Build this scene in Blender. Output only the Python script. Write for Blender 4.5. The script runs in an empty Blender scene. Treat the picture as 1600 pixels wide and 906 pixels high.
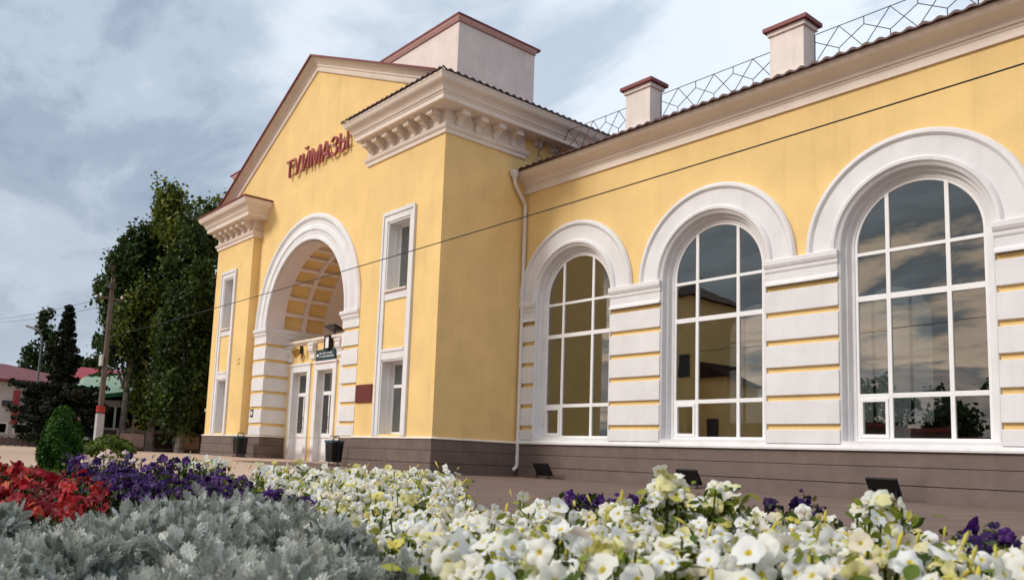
import bpy, bmesh, math, random
import numpy as np
from mathutils import Vector, Matrix
random.seed(7); RNG = np.random.default_rng(11)
SC = bpy.context.scene
COL = SC.collection
R = math.radians

# ------------------------------------------------------------------ camera
RM = ((0.62862058, -0.06926478, -0.77462156),
      (0.77661788, 0.10872577, 0.62051864),
      (0.04124123, -0.99165574, 0.12213953))        # world = RM @ (right, down, forward)
CAMZ = 0.5
cd = bpy.data.cameras.new('camera'); cam = bpy.data.objects.new('camera', cd); COL.objects.link(cam)
cd.sensor_width = 36; cd.lens = 1287.88/1600*36
cd.shift_x = (800-725.14)/1600; cd.shift_y = (556.34-453)/1600
cd.clip_start = 0.05; cd.clip_end = 3000
m = Matrix.Identity(4)
for i in range(3):
    m[i][0] = RM[i][0]; m[i][1] = -RM[i][1]; m[i][2] = -RM[i][2]
m[2][3] = CAMZ
cam.matrix_world = m
cd.dof.use_dof = True; cd.dof.focus_distance = 9.0; cd.dof.aperture_fstop = 6.3
SC.camera = cam
FW = Vector((-0.7746, 0.6205)).normalized(); RT = Vector((0.6205, 0.7746)).normalized()
def bed(s, d): v = FW*d + RT*s; return v.x, v.y     # metres right of / ahead of the photographer

# ------------------------------------------------------------------ view / light
SC.view_settings.view_transform = 'Standard'; SC.view_settings.look = 'None'
SC.view_settings.exposure = 0.32; SC.view_settings.gamma = 1
SUN_EL, SUN_AZ = R(35), R(205)      # azimuth clockwise from +y : light comes from the square in front
sd = bpy.data.lights.new('sun', 'SUN'); so = bpy.data.objects.new('sun', sd); COL.objects.link(so)
sd.energy = 1.9; sd.angle = R(18); sd.color = (1, .93, .84)
sv = Vector((math.sin(SUN_AZ)*math.cos(SUN_EL), math.cos(SUN_AZ)*math.cos(SUN_EL), math.sin(SUN_EL)))
so.rotation_euler = sv.to_track_quat('Z', 'Y').to_euler()
W = bpy.data.worlds.new('World'); SC.world = W; W.use_nodes = True
nt = W.node_tree; N = nt.nodes; L = nt.links; N.clear()
def nd(t, **k):
    n = N.new(t)
    for a, b in k.items(): setattr(n, a, b)
    return n
def ramp(n, pts):
    e = n.color_ramp.elements
    while len(e) > 1: e.remove(e[0])
    for i, (p, c) in enumerate(pts):
        q = e[0] if i == 0 else e.new(p)
        q.position = p; q.color = (c[0], c[1], c[2], 1) if not isinstance(c, (int, float)) else (c, c, c, 1)
sky = nd('ShaderNodeTexSky', sky_type='NISHITA', sun_disc=False, sun_elevation=SUN_EL, sun_rotation=SUN_AZ, air_density=1.0, dust_density=2.0)
tc = nd('ShaderNodeTexCoord')
sep = nd('ShaderNodeSeparateXYZ'); L.new(tc.outputs['Generated'], sep.inputs[0])
# cloud deck: project the direction on a flat layer above
mz = nd('ShaderNodeMath', operation='ADD'); L.new(sep.outputs[2], mz.inputs[0]); mz.inputs[1].default_value = .22
dx = nd('ShaderNodeMath', operation='DIVIDE'); L.new(sep.outputs[0], dx.inputs[0]); L.new(mz.outputs[0], dx.inputs[1])
dy = nd('ShaderNodeMath', operation='DIVIDE'); L.new(sep.outputs[1], dy.inputs[0]); L.new(mz.outputs[0], dy.inputs[1])
cmb = nd('ShaderNodeCombineXYZ'); L.new(dx.outputs[0], cmb.inputs[0]); L.new(dy.outputs[0], cmb.inputs[1])
rot = nd('ShaderNodeMapping'); L.new(cmb.outputs[0], rot.inputs[0]); rot.inputs['Rotation'].default_value = (0, 0, R(35)); rot.inputs['Scale'].default_value = (1.0, 1.7, 1)
n1 = nd('ShaderNodeTexNoise'); L.new(rot.outputs[0], n1.inputs['Vector']); n1.inputs['Scale'].default_value = 1.5; n1.inputs['Detail'].default_value = 9; n1.inputs['Roughness'].default_value = .60; n1.inputs['Distortion'].default_value = .35
n2 = nd('ShaderNodeTexNoise'); L.new(rot.outputs[0], n2.inputs['Vector']); n2.inputs['Scale'].default_value = .45; n2.inputs['Detail'].default_value = 3
ad = nd('ShaderNodeMath', operation='ADD'); L.new(n1.outputs[0], ad.inputs[0]); L.new(n2.outputs[0], ad.inputs[1])
cr = nd('ShaderNodeValToRGB'); L.new(ad.outputs[0], cr.inputs[0])
cr.color_ramp.interpolation = 'EASE'
hf = nd('ShaderNodeMath', operation='MULTIPLY'); L.new(ad.outputs[0], hf.inputs[0]); hf.inputs[1].default_value = .5; L.new(hf.outputs[0], cr.inputs[0])
ramp(cr, [(.37, (.22, .29, .40)), (.44, (.33, .41, .52)), (.50, (.47, .56, .66)), (.60, (.74, .80, .88))])
# brighter, warmer cloud towards the square (behind the photographer, -y)
wy = nd('ShaderNodeMapRange'); L.new(sep.outputs[1], wy.inputs[0]); wy.inputs[1].default_value = .25; wy.inputs[2].default_value = -.75
wm = nd('ShaderNodeMix', data_type='RGBA', blend_type='MULTIPLY'); wm.inputs[0].default_value = 1
gc = nd('ShaderNodeMix', data_type='RGBA'); L.new(wy.outputs[0], gc.inputs[0]); gc.inputs[6].default_value = (1, 1, 1, 1); gc.inputs[7].default_value = (1.25, 1.1, 1.0, 1)
L.new(cr.outputs[0], wm.inputs[6]); L.new(gc.outputs[2], wm.inputs[7])
# brighter to the east (+x), as over the wing
ex_ = nd('ShaderNodeMapRange'); L.new(sep.outputs[0], ex_.inputs[0]); ex_.inputs[1].default_value = -.95; ex_.inputs[2].default_value = -.2; ex_.inputs[3].default_value = .92; ex_.inputs[4].default_value = 1.12
wm2 = nd('ShaderNodeVectorMath', operation='SCALE'); L.new(wm.outputs[2], wm2.inputs[0]); L.new(ex_.outputs[0], wm2.inputs['Scale'])
# horizon brightening
hz = nd('ShaderNodeMapRange'); L.new(sep.outputs[2], hz.inputs[0]); hz.inputs[1].default_value = .02; hz.inputs[2].default_value = .38; hz.inputs[3].default_value = .55; hz.inputs[4].default_value = 0
hm = nd('ShaderNodeMix', data_type='RGBA'); L.new(hz.outputs[0], hm.inputs[0]); L.new(wm2.outputs[0], hm.inputs[6]); hm.inputs[7].default_value = (.50, .53, .60, 1)
skb = nd('ShaderNodeVectorMath', operation='SCALE'); L.new(sky.outputs[0], skb.inputs[0]); skb.inputs['Scale'].default_value = .08
fm = nd('ShaderNodeMix', data_type='RGBA'); fm.inputs[0].default_value = .88; L.new(skb.outputs[0], fm.inputs[6]); L.new(hm.outputs[2], fm.inputs[7])
# evening cloud bank over the square: slate above, warm glow low down
be = nd('ShaderNodeMapRange', interpolation_type='SMOOTHSTEP'); L.new(sep.outputs[1], be.inputs[0]); be.inputs[1].default_value = -.05; be.inputs[2].default_value = -.45
wz = nd('ShaderNodeMath', operation='MULTIPLY_ADD'); L.new(n1.outputs[0], wz.inputs[0]); wz.inputs[1].default_value = .52; L.new(sep.outputs[2], wz.inputs[2])
wc = nd('ShaderNodeValToRGB'); L.new(wz.outputs[0], wc.inputs[0]); ramp(wc, [(.24, (.22, .22, .24)), (.30, (.50, .42, .38)), (.345, (.30, .29, .30)), (.39, (.95, .74, .56)), (.445, (.80, .64, .50)), (.485, (.21, .23, .26)), (.54, (.30, .33, .36)), (.60, (.20, .24, .28)), (.72, (.27, .32, .36)), (.86, (.95, .98, 1.02)), (1.0, (1.3, 1.32, 1.35))])
bm_ = nd('ShaderNodeMix', data_type='RGBA'); L.new(be.outputs[0], bm_.inputs[0]); L.new(fm.outputs[2], bm_.inputs[6]); L.new(wc.outputs[0], bm_.inputs[7])
bg = nd('ShaderNodeBackground'); bg.inputs[1].default_value = 1.0; L.new(bm_.outputs[2], bg.inputs[0])
wo = nd('ShaderNodeOutputWorld'); L.new(bg.outputs[0], wo.inputs[0])

# ------------------------------------------------------------------ helpers
def tag(o, label=None, cat=None, group=None, kind=None):
    if label: o['label'] = label
    if cat: o['category'] = cat
    if group: o['group'] = group
    if kind: o['kind'] = kind
    return o
def empty(name, loc, label, cat, group=None, rz=0):
    o = bpy.data.objects.new(name, None); COL.objects.link(o); o.location = loc; o.rotation_euler.z = rz
    o.empty_display_size = .3
    return tag(o, label, cat, group)
def copy_tree(o, parent=None):
    c = o.copy(); COL.objects.link(c)
    if parent: c.parent = parent
    for ch in [x for x in COL.objects if x.parent == o]: copy_tree(ch, c)
    return c

class MB:
    def __init__(s): s.v = []; s.f = []; s.mi = []
    def add(s, vs, fs, mi=0):
        o = len(s.v); s.v += [tuple(p) for p in vs]; s.f += [tuple(i+o for i in f) for f in fs]; s.mi += [mi]*len(fs); return s
    def box(s, x0, x1, y0, y1, z0, z1, mi=0):
        vs = [(x0,y0,z0),(x1,y0,z0),(x1,y1,z0),(x0,y1,z0),(x0,y0,z1),(x1,y0,z1),(x1,y1,z1),(x0,y1,z1)]
        return s.add(vs, [(0,3,2,1),(4,5,6,7),(0,1,5,4),(1,2,6,5),(2,3,7,6),(3,0,4,7)], mi)
    def obox(s, c, u, v, w, mi=0):      # centre and three half-axis vectors
        c, u, v, w = map(Vector, (c, u, v, w))
        vs = [c+a*u+b*v+d*w for d in (-1,1) for a, b in ((-1,-1),(1,-1),(1,1),(-1,1))]
        return s.add(vs, [(0,3,2,1),(4,5,6,7),(0,1,5,4),(1,2,6,5),(2,3,7,6),(3,0,4,7)], mi)
    def bar(s, a, b, w, h=None, mi=0):
        a, b = Vector(a), Vector(b); d = b-a
        up = Vector((0,0,1)) if abs(d.normalized().z) < .9 else Vector((0,1,0))
        u = d.cross(up).normalized(); v = u.cross(d).normalized()
        return s.obox((a+b)/2, d/2, u*w/2, v*(h or w)/2, mi)
    def tube(s, pts, rad, n=8, mi=0, caps=True):
        pts = [Vector(p) for p in pts]; o = len(s.v); fs = []; vs = []
        if not isinstance(rad, (list, tuple)): rad = [rad]*len(pts)
        ref = None
        for i, p in enumerate(pts):
            t = ((pts[min(i+1, len(pts)-1)] - pts[max(i-1, 0)])).normalized()
            if ref is None:
                ref = t.cross(Vector((0,0,1)) if abs(t.z) < .9 else Vector((1,0,0))).normalized()
            ref = (ref - t*ref.dot(t)).normalized(); b = t.cross(ref)
            for k in range(n):
                a = 2*math.pi*k/n; vs.append(p+(ref*math.cos(a)+b*math.sin(a))*rad[i])
        for i in range(len(pts)-1):
            for k in range(n):
                a, b_ = i*n+k, i*n+(k+1)%n; fs.append((a, b_, b_+n, a+n))
        if caps: fs.append(tuple(range(n-1, -1, -1))); fs.append(tuple(range(len(pts)*n-n, len(pts)*n)))
        return s.add(vs, fs, mi)
    def grid_sweep(s, rows, closed=True, mi=0, caps=True):
        n = len(rows[0]); vs = [p for r in rows for p in r]; fs = []
        for i in range(len(rows)-1):
            for k in range(n if closed else n-1):
                a = i*n+k; b = i*n+(k+1)%n; fs.append((a, b, b+n, a+n))
        if caps and closed: fs.append(tuple(range(n-1, -1, -1))); fs.append(tuple(range(len(rows)*n-n, len(rows)*n)))
        return s.add(vs, fs, mi)
    def build(s, name, mat, parent=None, bevel=0, smooth=False, world=True, fixn=True):
        me = bpy.data.meshes.new(name); me.from_pydata(s.v, [], s.f)
        for mm in (mat if isinstance(mat, (list, tuple)) else [mat]): me.materials.append(mm)
        me.polygons.foreach_set('material_index', s.mi)
        if fixn or bevel:
            bm = bmesh.new(); bm.from_mesh(me)
            bmesh.ops.remove_doubles(bm, verts=bm.verts, dist=1e-5)
            bmesh.ops.recalc_face_normals(bm, faces=bm.faces)
            bm.to_mesh(me); bm.free()
        if smooth:
            me.polygons.foreach_set('use_smooth', [True]*len(me.polygons)); me.set_sharp_from_angle(angle=R(34))
        o = bpy.data.objects.new(name, me); COL.objects.link(o)
        if parent:
            o.parent = parent
            if world:
                M = Matrix.Translation(parent.location) @ parent.rotation_euler.to_matrix().to_4x4()
                if parent.parent: M = Matrix.Translation(parent.parent.location) if parent.location.length == 0 else M
                o.matrix_parent_inverse = Matrix.Identity(4)
                me.transform(base_inv(parent))
        if bevel:
            b = o.modifiers.new('bevel', 'BEVEL'); b.width = bevel; b.segments = 2; b.limit_method = 'ANGLE'; b.angle_limit = R(40)
        return o
def base_inv(p):
    M = Matrix.Identity(4)
    while p:
        M = (Matrix.Translation(p.location) @ p.rotation_euler.to_matrix().to_4x4()) @ M; p = p.parent
    return M.inverted()

def sweep_xy(mb, path, prof, side=1, mi=0):
    """cornice: profile (projection, z) swept along a path in plan, outward = right of travel"""
    rows = []; n = len(path)
    for i, p in enumerate(path):
        p = Vector(p)
        ds = []
        if i > 0: ds.append((p-Vector(path[i-1])).normalized())
        if i < n-1: ds.append((Vector(path[i+1])-p).normalized())
        ns = [Vector((d.y, -d.x))*side for d in ds]
        if len(ns) == 1: o = ns[0]
        else: o = (ns[0]+ns[1]); o = o/ (o.dot(ns[0]))
        rows.append([(p.x+o.x*a, p.y+o.y*a, z) for a, z in prof])
    mb.grid_sweep(rows, mi=mi)
def sweep_rake(mb, pts, y, prof, mi=0):
    """pts in xz ; profile (projection towards -y, perpendicular offset)"""
    rows = []; n = len(pts)
    for i, p in enumerate(pts):
        p = Vector(p); ns = []
        for a, b in ((i-1, i), (i, i+1)):
            if a >= 0 and b < n:
                d = (Vector(pts[b])-Vector(pts[a])).normalized(); ns.append(Vector((-d.y, d.x)))
        o = ns[0] if len(ns) == 1 else (ns[0]+ns[1])/((ns[0]+ns[1]).dot(ns[0]))
        rows.append([(p.x+o.x*b, y-a, p.y+o.y*b) for a, b in prof])
    mb.grid_sweep(rows, mi=mi)
def sweep_arch(mb, xc, zs, y, prof, zb=None, n=40, mi=0):
    """prof (radius, projection towards -y), closed loop"""
    rows = []
    if zb is not None: rows.append([(xc+r, y-a, zb) for r, a in prof])
    for k in range(n+1):
        t = math.pi*k/n; rows.append([(xc+r*math.cos(t), y-a, zs+r*math.sin(t)) for r, a in prof])
    if zb is not None: rows.append([(xc-r, y-a, zb) for r, a in prof])
    mb.grid_sweep(rows, mi=mi)
def arch_wall(mb, x0, x1, z0, z1, y0, y1, ops, n=32, mi=0):
    """wall slab y0..y1 with arched or square openings ops = (xc, half width, z bottom, z spring, arched)"""
    ops = sorted(ops)
    def quad(xa, xb, za, zb):
        if xb-xa < 1e-4 or zb-za < 1e-4: return
        for y in (y0, y1): mb.add([(xa,y,za),(xb,y,za),(xb,y,zb),(xa,y,zb)], [(0,1,2,3)], mi)
    x = x0
    for xc, hw, zb, zs, arched in ops:
        quad(x, xc-hw, z0, z1); quad(xc-hw, xc+hw, z0, zb)
        if arched:
            pts = [(xc-hw*math.cos(math.pi*k/n), zs+hw*math.sin(math.pi*k/n)) for k in range(n+1)]
        else: pts = [(xc-hw, zs), (xc+hw, zs)]
        for a, b in zip(pts, pts[1:]):
            for y in (y0, y1): mb.add([(a[0],y,a[1]),(b[0],y,b[1]),(b[0],y,z1),(a[0],y,z1)], [(0,1,2,3)], mi)
            mb.add([(a[0],y0,a[1]),(b[0],y0,b[1]),(b[0],y1,b[1]),(a[0],y1,a[1])], [(0,1,2,3)], mi)
        for xx in (xc-hw, xc+hw): mb.add([(xx,y0,zb),(xx,y1,zb),(xx,y1,zs),(xx,y0,zs)], [(0,1,2,3)], mi)
        mb.add([(xc-hw,y0,zb),(xc+hw,y0,zb),(xc+hw,y1,zb),(xc-hw,y1,zb)], [(0,1,2,3)], mi)
        x = xc+hw
    quad(x, x1, z0, z1)
    mb.add([(x0,y0,z0),(x0,y1,z0),(x0,y1,z1),(x0,y0,z1)], [(0,1,2,3)], mi)
    mb.add([(x1,y0,z0),(x1,y1,z0),(x1,y1,z1),(x1,y0,z1)], [(0,1,2,3)], mi)
    mb.add([(x0,y0,z1),(x1,y0,z1),(x1,y1,z1),(x0,y1,z1)], [(0,1,2,3)], mi)

# ------------------------------------------------------------------ materials
def mat(name, col, rough=.6, var=.1, scale=3, bump=0, bscale=60, metal=0, spec=.3, stain=0, col2=None, obj=False):
    M = bpy.data.materials.new(name); M.use_nodes = True; t = M.node_tree; ns, ls = t.nodes, t.links
    b = ns['Principled BSDF']; b.inputs['Roughness'].default_value = rough; b.inputs['Metallic'].default_value = metal
    b.inputs['Specular IOR Level'].default_value = spec
    g = ns.new('ShaderNodeNewGeometry')
    a = ns.new('ShaderNodeTexNoise'); ls.new(g.outputs['Position'], a.inputs['Vector']); a.inputs['Scale'].default_value = scale; a.inputs['Detail'].default_value = 6
    c2 = col2 or tuple(c*(1-var) for c in col); c1 = tuple(min(1, c*(1+var*.6)) for c in col) if not col2 else col
    mr = ns.new('ShaderNodeMapRange'); ls.new(a.outputs[0], mr.inputs[0]); mr.inputs[1].default_value = .3; mr.inputs[2].default_value = .7
    mx = ns.new('ShaderNodeMix'); mx.data_type = 'RGBA'; ls.new(mr.outputs[0], mx.inputs[0])
    mx.inputs[6].default_value = (*c1, 1); mx.inputs[7].default_value = (*c2, 1)
    out = mx.outputs[2]
    if stain:      # vertical rain streaks and grime
        mp = ns.new('ShaderNodeMapping'); ls.new(g.outputs['Position'], mp.inputs[0]); mp.inputs['Scale'].default_value = (3, 3, .28)
        st = ns.new('ShaderNodeTexNoise'); ls.new(mp.outputs[0], st.inputs['Vector']); st.inputs['Scale'].default_value = 1.3; st.inputs['Detail'].default_value = 8; st.inputs['Roughness'].default_value = .65
        sr = ns.new('ShaderNodeMapRange'); ls.new(st.outputs[0], sr.inputs[0]); sr.inputs[1].default_value = .52; sr.inputs[2].default_value = .8; sr.inputs[4].default_value = stain
        m2 = ns.new('ShaderNodeMix'); m2.data_type = 'RGBA'; m2.blend_type = 'MULTIPLY'; ls.new(sr.outputs[0], m2.inputs[0]); ls.new(out, m2.inputs[6]); m2.inputs[7].default_value = (.62, .58, .52, 1)
        out = m2.outputs[2]
    ls.new(out, b.inputs['Base Color'])
    if bump:
        d = ns.new('ShaderNodeTexNoise'); ls.new(g.outputs['Position'], d.inputs['Vector']); d.inputs['Scale'].default_value = bscale; d.inputs['Detail'].default_value = 5
        bp = ns.new('ShaderNodeBump'); bp.inputs['Strength'].default_value = bump; bp.inputs['Distance'].default_value = .02; ls.new(d.outputs[0], bp.inputs['Height']); ls.new(bp.outputs[0], b.inputs['Normal'])
    return M
def mat_rnd(name, stops, rough=.6, spec=.2, trans=0, metal=0):
    """colour picked per leaf / blossom from the 'rnd' attribute"""
    M = bpy.data.materials.new(name); M.use_nodes = True; t = M.node_tree; ns, ls = t.nodes, t.links
    b = ns['Principled BSDF']; b.inputs['Roughness'].default_value = rough; b.inputs['Specular IOR Level'].default_value = spec
    at = ns.new('ShaderNodeAttribute'); at.attribute_name = 'rnd'
    cr = ns.new('ShaderNodeValToRGB'); ramp(cr, stops); ls.new(at.outputs['Fac'], cr.inputs[0]); ls.new(cr.outputs[0], b.inputs['Base Color'])
    if trans:
        tr = ns.new('ShaderNodeBsdfTranslucent'); ls.new(cr.outputs[0], tr.inputs[0])
        mx = ns.new('ShaderNodeMixShader'); mx.inputs[0].default_value = trans
        ls.new(b.outputs[0], mx.inputs[1]); ls.new(tr.outputs[0], mx.inputs[2]); ls.new(mx.outputs[0], ns['Material Output'].inputs[0])
    return M
YEL = mat('yellow_stucco', (.85, .60, .26), .85, .09, .9, .5, 70, stain=.27)
WHT = mat('white_plaster', (.75, .745, .765), .8, .07, 1.6, .35, 60, stain=.26)
CRM = mat('cream_cornice_paint', (.80, .70, .62), .75, .07, 1.0, .2, 60, stain=.22)
PNK = mat('pink_cream_plaster', (.80, .71, .67), .85, .10, 1.4, .35, 50, stain=.4)
LIL = mat('lilac_plaster', (.80, .71, .70), .85, .05, 1.4, .2, 70)
PLI = mat('brown_plinth_boards', (.165, .125, .112), .6, .16, 2.2, .15, 50, stain=.4)
GRV = mat('dark_groove', (.06, .045, .04), .8)
PVC = mat('white_window_frame', (.82, .82, .83), .35, .03, 4)
ROOF = mat('dark_red_metal_tile', (.085, .03, .028), .45, .2, 3, .1, 30)
REDM = mat('red_metal_capping', (.20, .04, .042), .5, .12, 5)
ZINC = mat('painted_downpipe', (.72, .69, .66), .4, .05, 5)
IRON = mat('dark_iron', (.045, .045, .05), .5, .1, 9)
RAIL = mat('roof_rail_iron', (.10, .10, .12), .5, .1, 9)
BLK = mat('black_metal', (.012, .012, .014), .4, .1, 9)
INT = mat('interior_plaster', (.42, .33, .13), .9, .1, 1.5)
INTF = mat('interior_floor', (.16, .12, .10), .35, .2, 3)
WOOD = mat('dark_wood', (.10, .045, .02), .5, .2, 6)
SIGNR = mat('sign_letter_red', (.40, .11, .11), .45, .15, 6)
PLAQ = mat('brown_plaque', (.14, .03, .025), .35, .1, 8)
TEAL = mat('dark_teal_sign', (.02, .055, .07), .4, .05, 8)
WSTR = mat('white_lettering', (.75, .78, .8), .5)
GOLD = mat('brass', (.45, .28, .08), .35, .2, 9, metal=.7)
def glass(name, tint, refl, rough=.0, wav=.012, tilt=False):
    M = bpy.data.materials.new(name); M.use_nodes = True; t = M.node_tree; ns, ls = t.nodes, t.links; ns.remove(ns['Principled BSDF'])
    tr = ns.new('ShaderNodeBsdfTransparent'); tr.inputs[0].default_value = (*tint, 1)
    gl = ns.new('ShaderNodeBsdfGlossy'); gl.inputs['Roughness'].default_value = rough; gl.inputs['Color'].default_value = (.92, .95, .95, 1)
    fr = ns.new('ShaderNodeFresnel'); fr.inputs[0].default_value = 1.5
    mr = ns.new('ShaderNodeMapRange'); ls.new(fr.outputs[0], mr.inputs[0]); mr.inputs[1].default_value = .04; mr.inputs[2].default_value = .5; mr.inputs[3].default_value = refl; mr.inputs[4].default_value = min(1, refl+.45)
    g = ns.new('ShaderNodeNewGeometry'); a = ns.new('ShaderNodeTexNoise'); ls.new(g.outputs['Position'], a.inputs['Vector']); a.inputs['Scale'].default_value = .9
    bp = ns.new('ShaderNodeBump'); bp.inputs['Strength'].default_value = .5; bp.inputs['Distance'].default_value = wav; ls.new(a.outputs[0], bp.inputs['Height']); ls.new(bp.outputs[0], gl.inputs['Normal'])
    if tilt:
        ta = ns.new('ShaderNodeAttribute'); ta.attribute_name = 'tilt'; va = ns.new('ShaderNodeVectorMath'); ls.new(bp.outputs[0], va.inputs[0]); ls.new(ta.outputs['Vector'], va.inputs[1])
        vn = ns.new('ShaderNodeVectorMath'); vn.operation = 'NORMALIZE'; ls.new(va.outputs[0], vn.inputs[0]); ls.new(vn.outputs[0], gl.inputs['Normal'])
    mx = ns.new('ShaderNodeMixShader'); ls.new(mr.outputs[0], mx.inputs[0]); ls.new(tr.outputs[0], mx.inputs[1]); ls.new(gl.outputs[0], mx.inputs[2]); ls.new(mx.outputs[0], ns['Material Output'].inputs[0])
    return M
GLS = glass('window_glass', (.46, .46, .42), .27, wav=.0025, tilt=True)
GLC = glass('rear_window_glass', (.85, .85, .85), .04)
GLD = glass('dark_house_glass', (.12, .11, .10), .18, wav=.002)

# ------------------------------------------------------------------ ground
def gz(x, y):
    t = min(1, max(0, (-x-16.5)/16)); return .17*t*t*(3-2*t)
def ground_sheet(name, xs, ys, dz, mat_, **k):
    mb = MB(); nx = len(xs)
    vs = [(x, y, gz(x, y)+dz) for y in ys for x in xs]
    fs = [(j*nx+i, j*nx+i+1, (j+1)*nx+i+1, (j+1)*nx+i) for j in range(len(ys)-1) for i in range(nx-1)]
    mb.add(vs, fs); o = mb.build(name, mat_, None, fixn=False); return tag(o, **k)
def paving_mat():
    M = mat('paving', (.18, .122, .10), .75, .1, .7, .12, 30, spec=.25); t = M.node_tree; ns, ls = t.nodes, t.links
    b = ns['Principled BSDF']; src = b.inputs['Base Color'].links[0].from_socket
    g = ns.new('ShaderNodeNewGeometry'); br = ns.new('ShaderNodeTexBrick'); ls.new(g.outputs['Position'], br.inputs['Vector'])
    br.inputs['Scale'].default_value = 1; br.inputs['Brick Width'].default_value = .5; br.inputs['Row Height'].default_value = .5; br.inputs['Mortar Size'].default_value = .012; br.offset = 0
    br.inputs['Color1'].default_value = (1, 1, 1, 1); br.inputs['Color2'].default_value = (.84, .84, .84, 1); br.inputs['Mortar'].default_value = (.5, .46, .44, 1)
    mx = ns.new('ShaderNodeMix'); mx.data_type = 'RGBA'; mx.blend_type = 'MULTIPLY'; mx.inputs[0].default_value = 1; ls.new(src, mx.inputs[6]); ls.new(br.outputs[0], mx.inputs[7]); ls.new(mx.outputs[2], b.inputs['Base Color'])
    return M
PAVE = paving_mat()
GRASSM = mat('lawn_soil', (.06, .085, .02), .95, .3, 4, .5, 40, spec=.05)
FARG = mat('far_ground', (.11, .10, .06), .95, .3, .2)
SAND = mat('light_asphalt', (.50, .36, .27), .85, .12, .6, .2, 40, spec=.2)
ASPH = mat('asphalt', (.055, .053, .052), .9, .15, 2, .3, 60)
SOIL = mat('dark_soil', (.030, .020, .013), .95, .3, 8, .8, 30, spec=.05)
xs = [-900, -300, -120] + [-80+i*2.5 for i in range(33)] + [20, 60, 300, 900]
ground_sheet('ground', xs, [-900, -300, -60, -20, 0, 10, 20, 30, 80, 300, 900], -.012, FARG, kind='structure')
ground_sheet('square_paving', [-26+i*1.0 for i in range(40)], [11.2, 13, 15, 18.0], .004, PAVE, kind='structure')
ground_sheet('near_paving', [-13.5+i*1.0 for i in range(28)], [-6, 0, 6, 11.18], .004, PAVE, kind='structure')
ground_sheet('square_asphalt', [-52+i*2.0 for i in range(40)], [-30, -10, 0, 2, 4, 6, 9, 12, 16, 22], -.004, SAND, kind='structure')
ground_sheet('lawn', [-15.9+i*.7 for i in range(12)], [1.2, 2, 3, 4, 4.6], .008, GRASSM, kind='structure')
exec_later = []

# ------------------------------------------------------------------ station building
D = 17.35
ST = empty('railway_station', (-20, 17.35, 0), 'long yellow railway station with white arched windows and a gabled portal pavilion', 'building')
WX = [-16.67, -11.915, -7.155, -2.40]; ZS = 5.37; X0 = -18.85; X1 = .6
PX0, PX1 = -35.65, -18.85      # pavilion
YB, YC = 14.05, 14.38
PC = -27.65
# walls
w = MB(); arch_wall(w, X0, X1, 1.0, 8.95, D, D+.38, [(x, 1.5, 1.12, ZS, True) for x in WX]); w.build('wall', YEL, ST)
w = MB(); w.box(X1-.4, X1, D+.38, 27, 0, 8.95); w.box(X0, X1-.4, 27.4, 27.6, 0, 1); w.build('wall', YEL, ST)
w = MB(); arch_wall(w, X0, X1, 1.0, 8.95, 27.0, 27.4, [(x, 1.3, 1.3, ZS, True) for x in WX])
w.box(X0+.01, X0+.2, D+.38, 27, .2, 8.9); w.box(X0, X1-.4, D+.4, 27, 8.5, 8.8); w.build('interior_wall', INT, ST)
w = MB(); w.box(X0, X1-.4, D+.4, 27, .82, .9); w.build('interior_floor', INTF, ST)
w = MB(); w.box(X0+.2, X0+.27, 20.2, 22.4, 2.3, 5.0); w.box(X0+.27, X0+.29, 20.35, 22.25, 2.45, 4.85, 1); w.build('framed_picture', [WOOD, INT], ST)
w = MB()
for k in range(9):
    x = -17+k*1.9
    w.box(x, x+1.5, 22, 22.5, 1.30, 1.38); w.box(x, x+1.5, 22.44, 22.5, 1.38, 1.85); w.box(x+.1, x+.15, 22.05, 22.45, .9, 1.3); w.box(x+1.35, x+1.4, 22.05, 22.45, .9, 1.3)
w.build('waiting_bench', WOOD, ST)

# wing plinth: three boards with shadow gaps
def plinth_run(mb, path, z0s, side=1):
    for za, zb, pr in ((-.1, .3, .10), (.315, .66, .085), (.675, .985, .07)):
        sweep_xy(mb, path, [(-.1, za), (pr-.008, za), (pr, za+.008), (pr, zb-.008), (pr-.008, zb), (-.1, zb)], side)
    sweep_xy(mb, path, [(-.1, -.1), (.05, -.1), (.05, .995), (-.1, .995)], side)
p = MB(); plinth_run(p, [(X0+.1, D), (X1, D)], 0); p.build('plinth', PLI, ST)
p = MB(); sweep_xy(p, [(X0, D), (X1, D)], [(-.02, .99), (.13, .99), (.135, 1.03), (.10, 1.10), (-.02, 1.12)]); p.build('sill_band', WHT, ST)

# archivolts + jambs
for i, x in enumerate(WX):
    a = MB()
    sweep_arch(a, x, ZS-.02, D, [(2.26,-.05),(2.26,.06),(2.22,.11),(2.15,.12),(2.11,.09),(2.09,.06),(1.70,.06),(1.68,.10),(1.64,.125),(1.58,.12),(1.55,.07),(1.515,.05),(1.515,-.05)])
    a.build('archivolt', WHT, ST, smooth=True)
    a = MB()
    sweep_arch(a, x, ZS, D, [(1.515,-.30),(1.515,.045),(1.50,.055),(1.47,.03),(1.455,-.10),(1.395,-.10),(1.385,-.13),(1.375,-.21),(1.29,-.22),(1.285,-.34),(1.5,-.34)], zb=1.10)
    a.box(x-1.52, x+1.52, D-.05, D+.34, 1.06, 1.19)
    a.build('jamb', WHT, ST, smooth=True)
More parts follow.
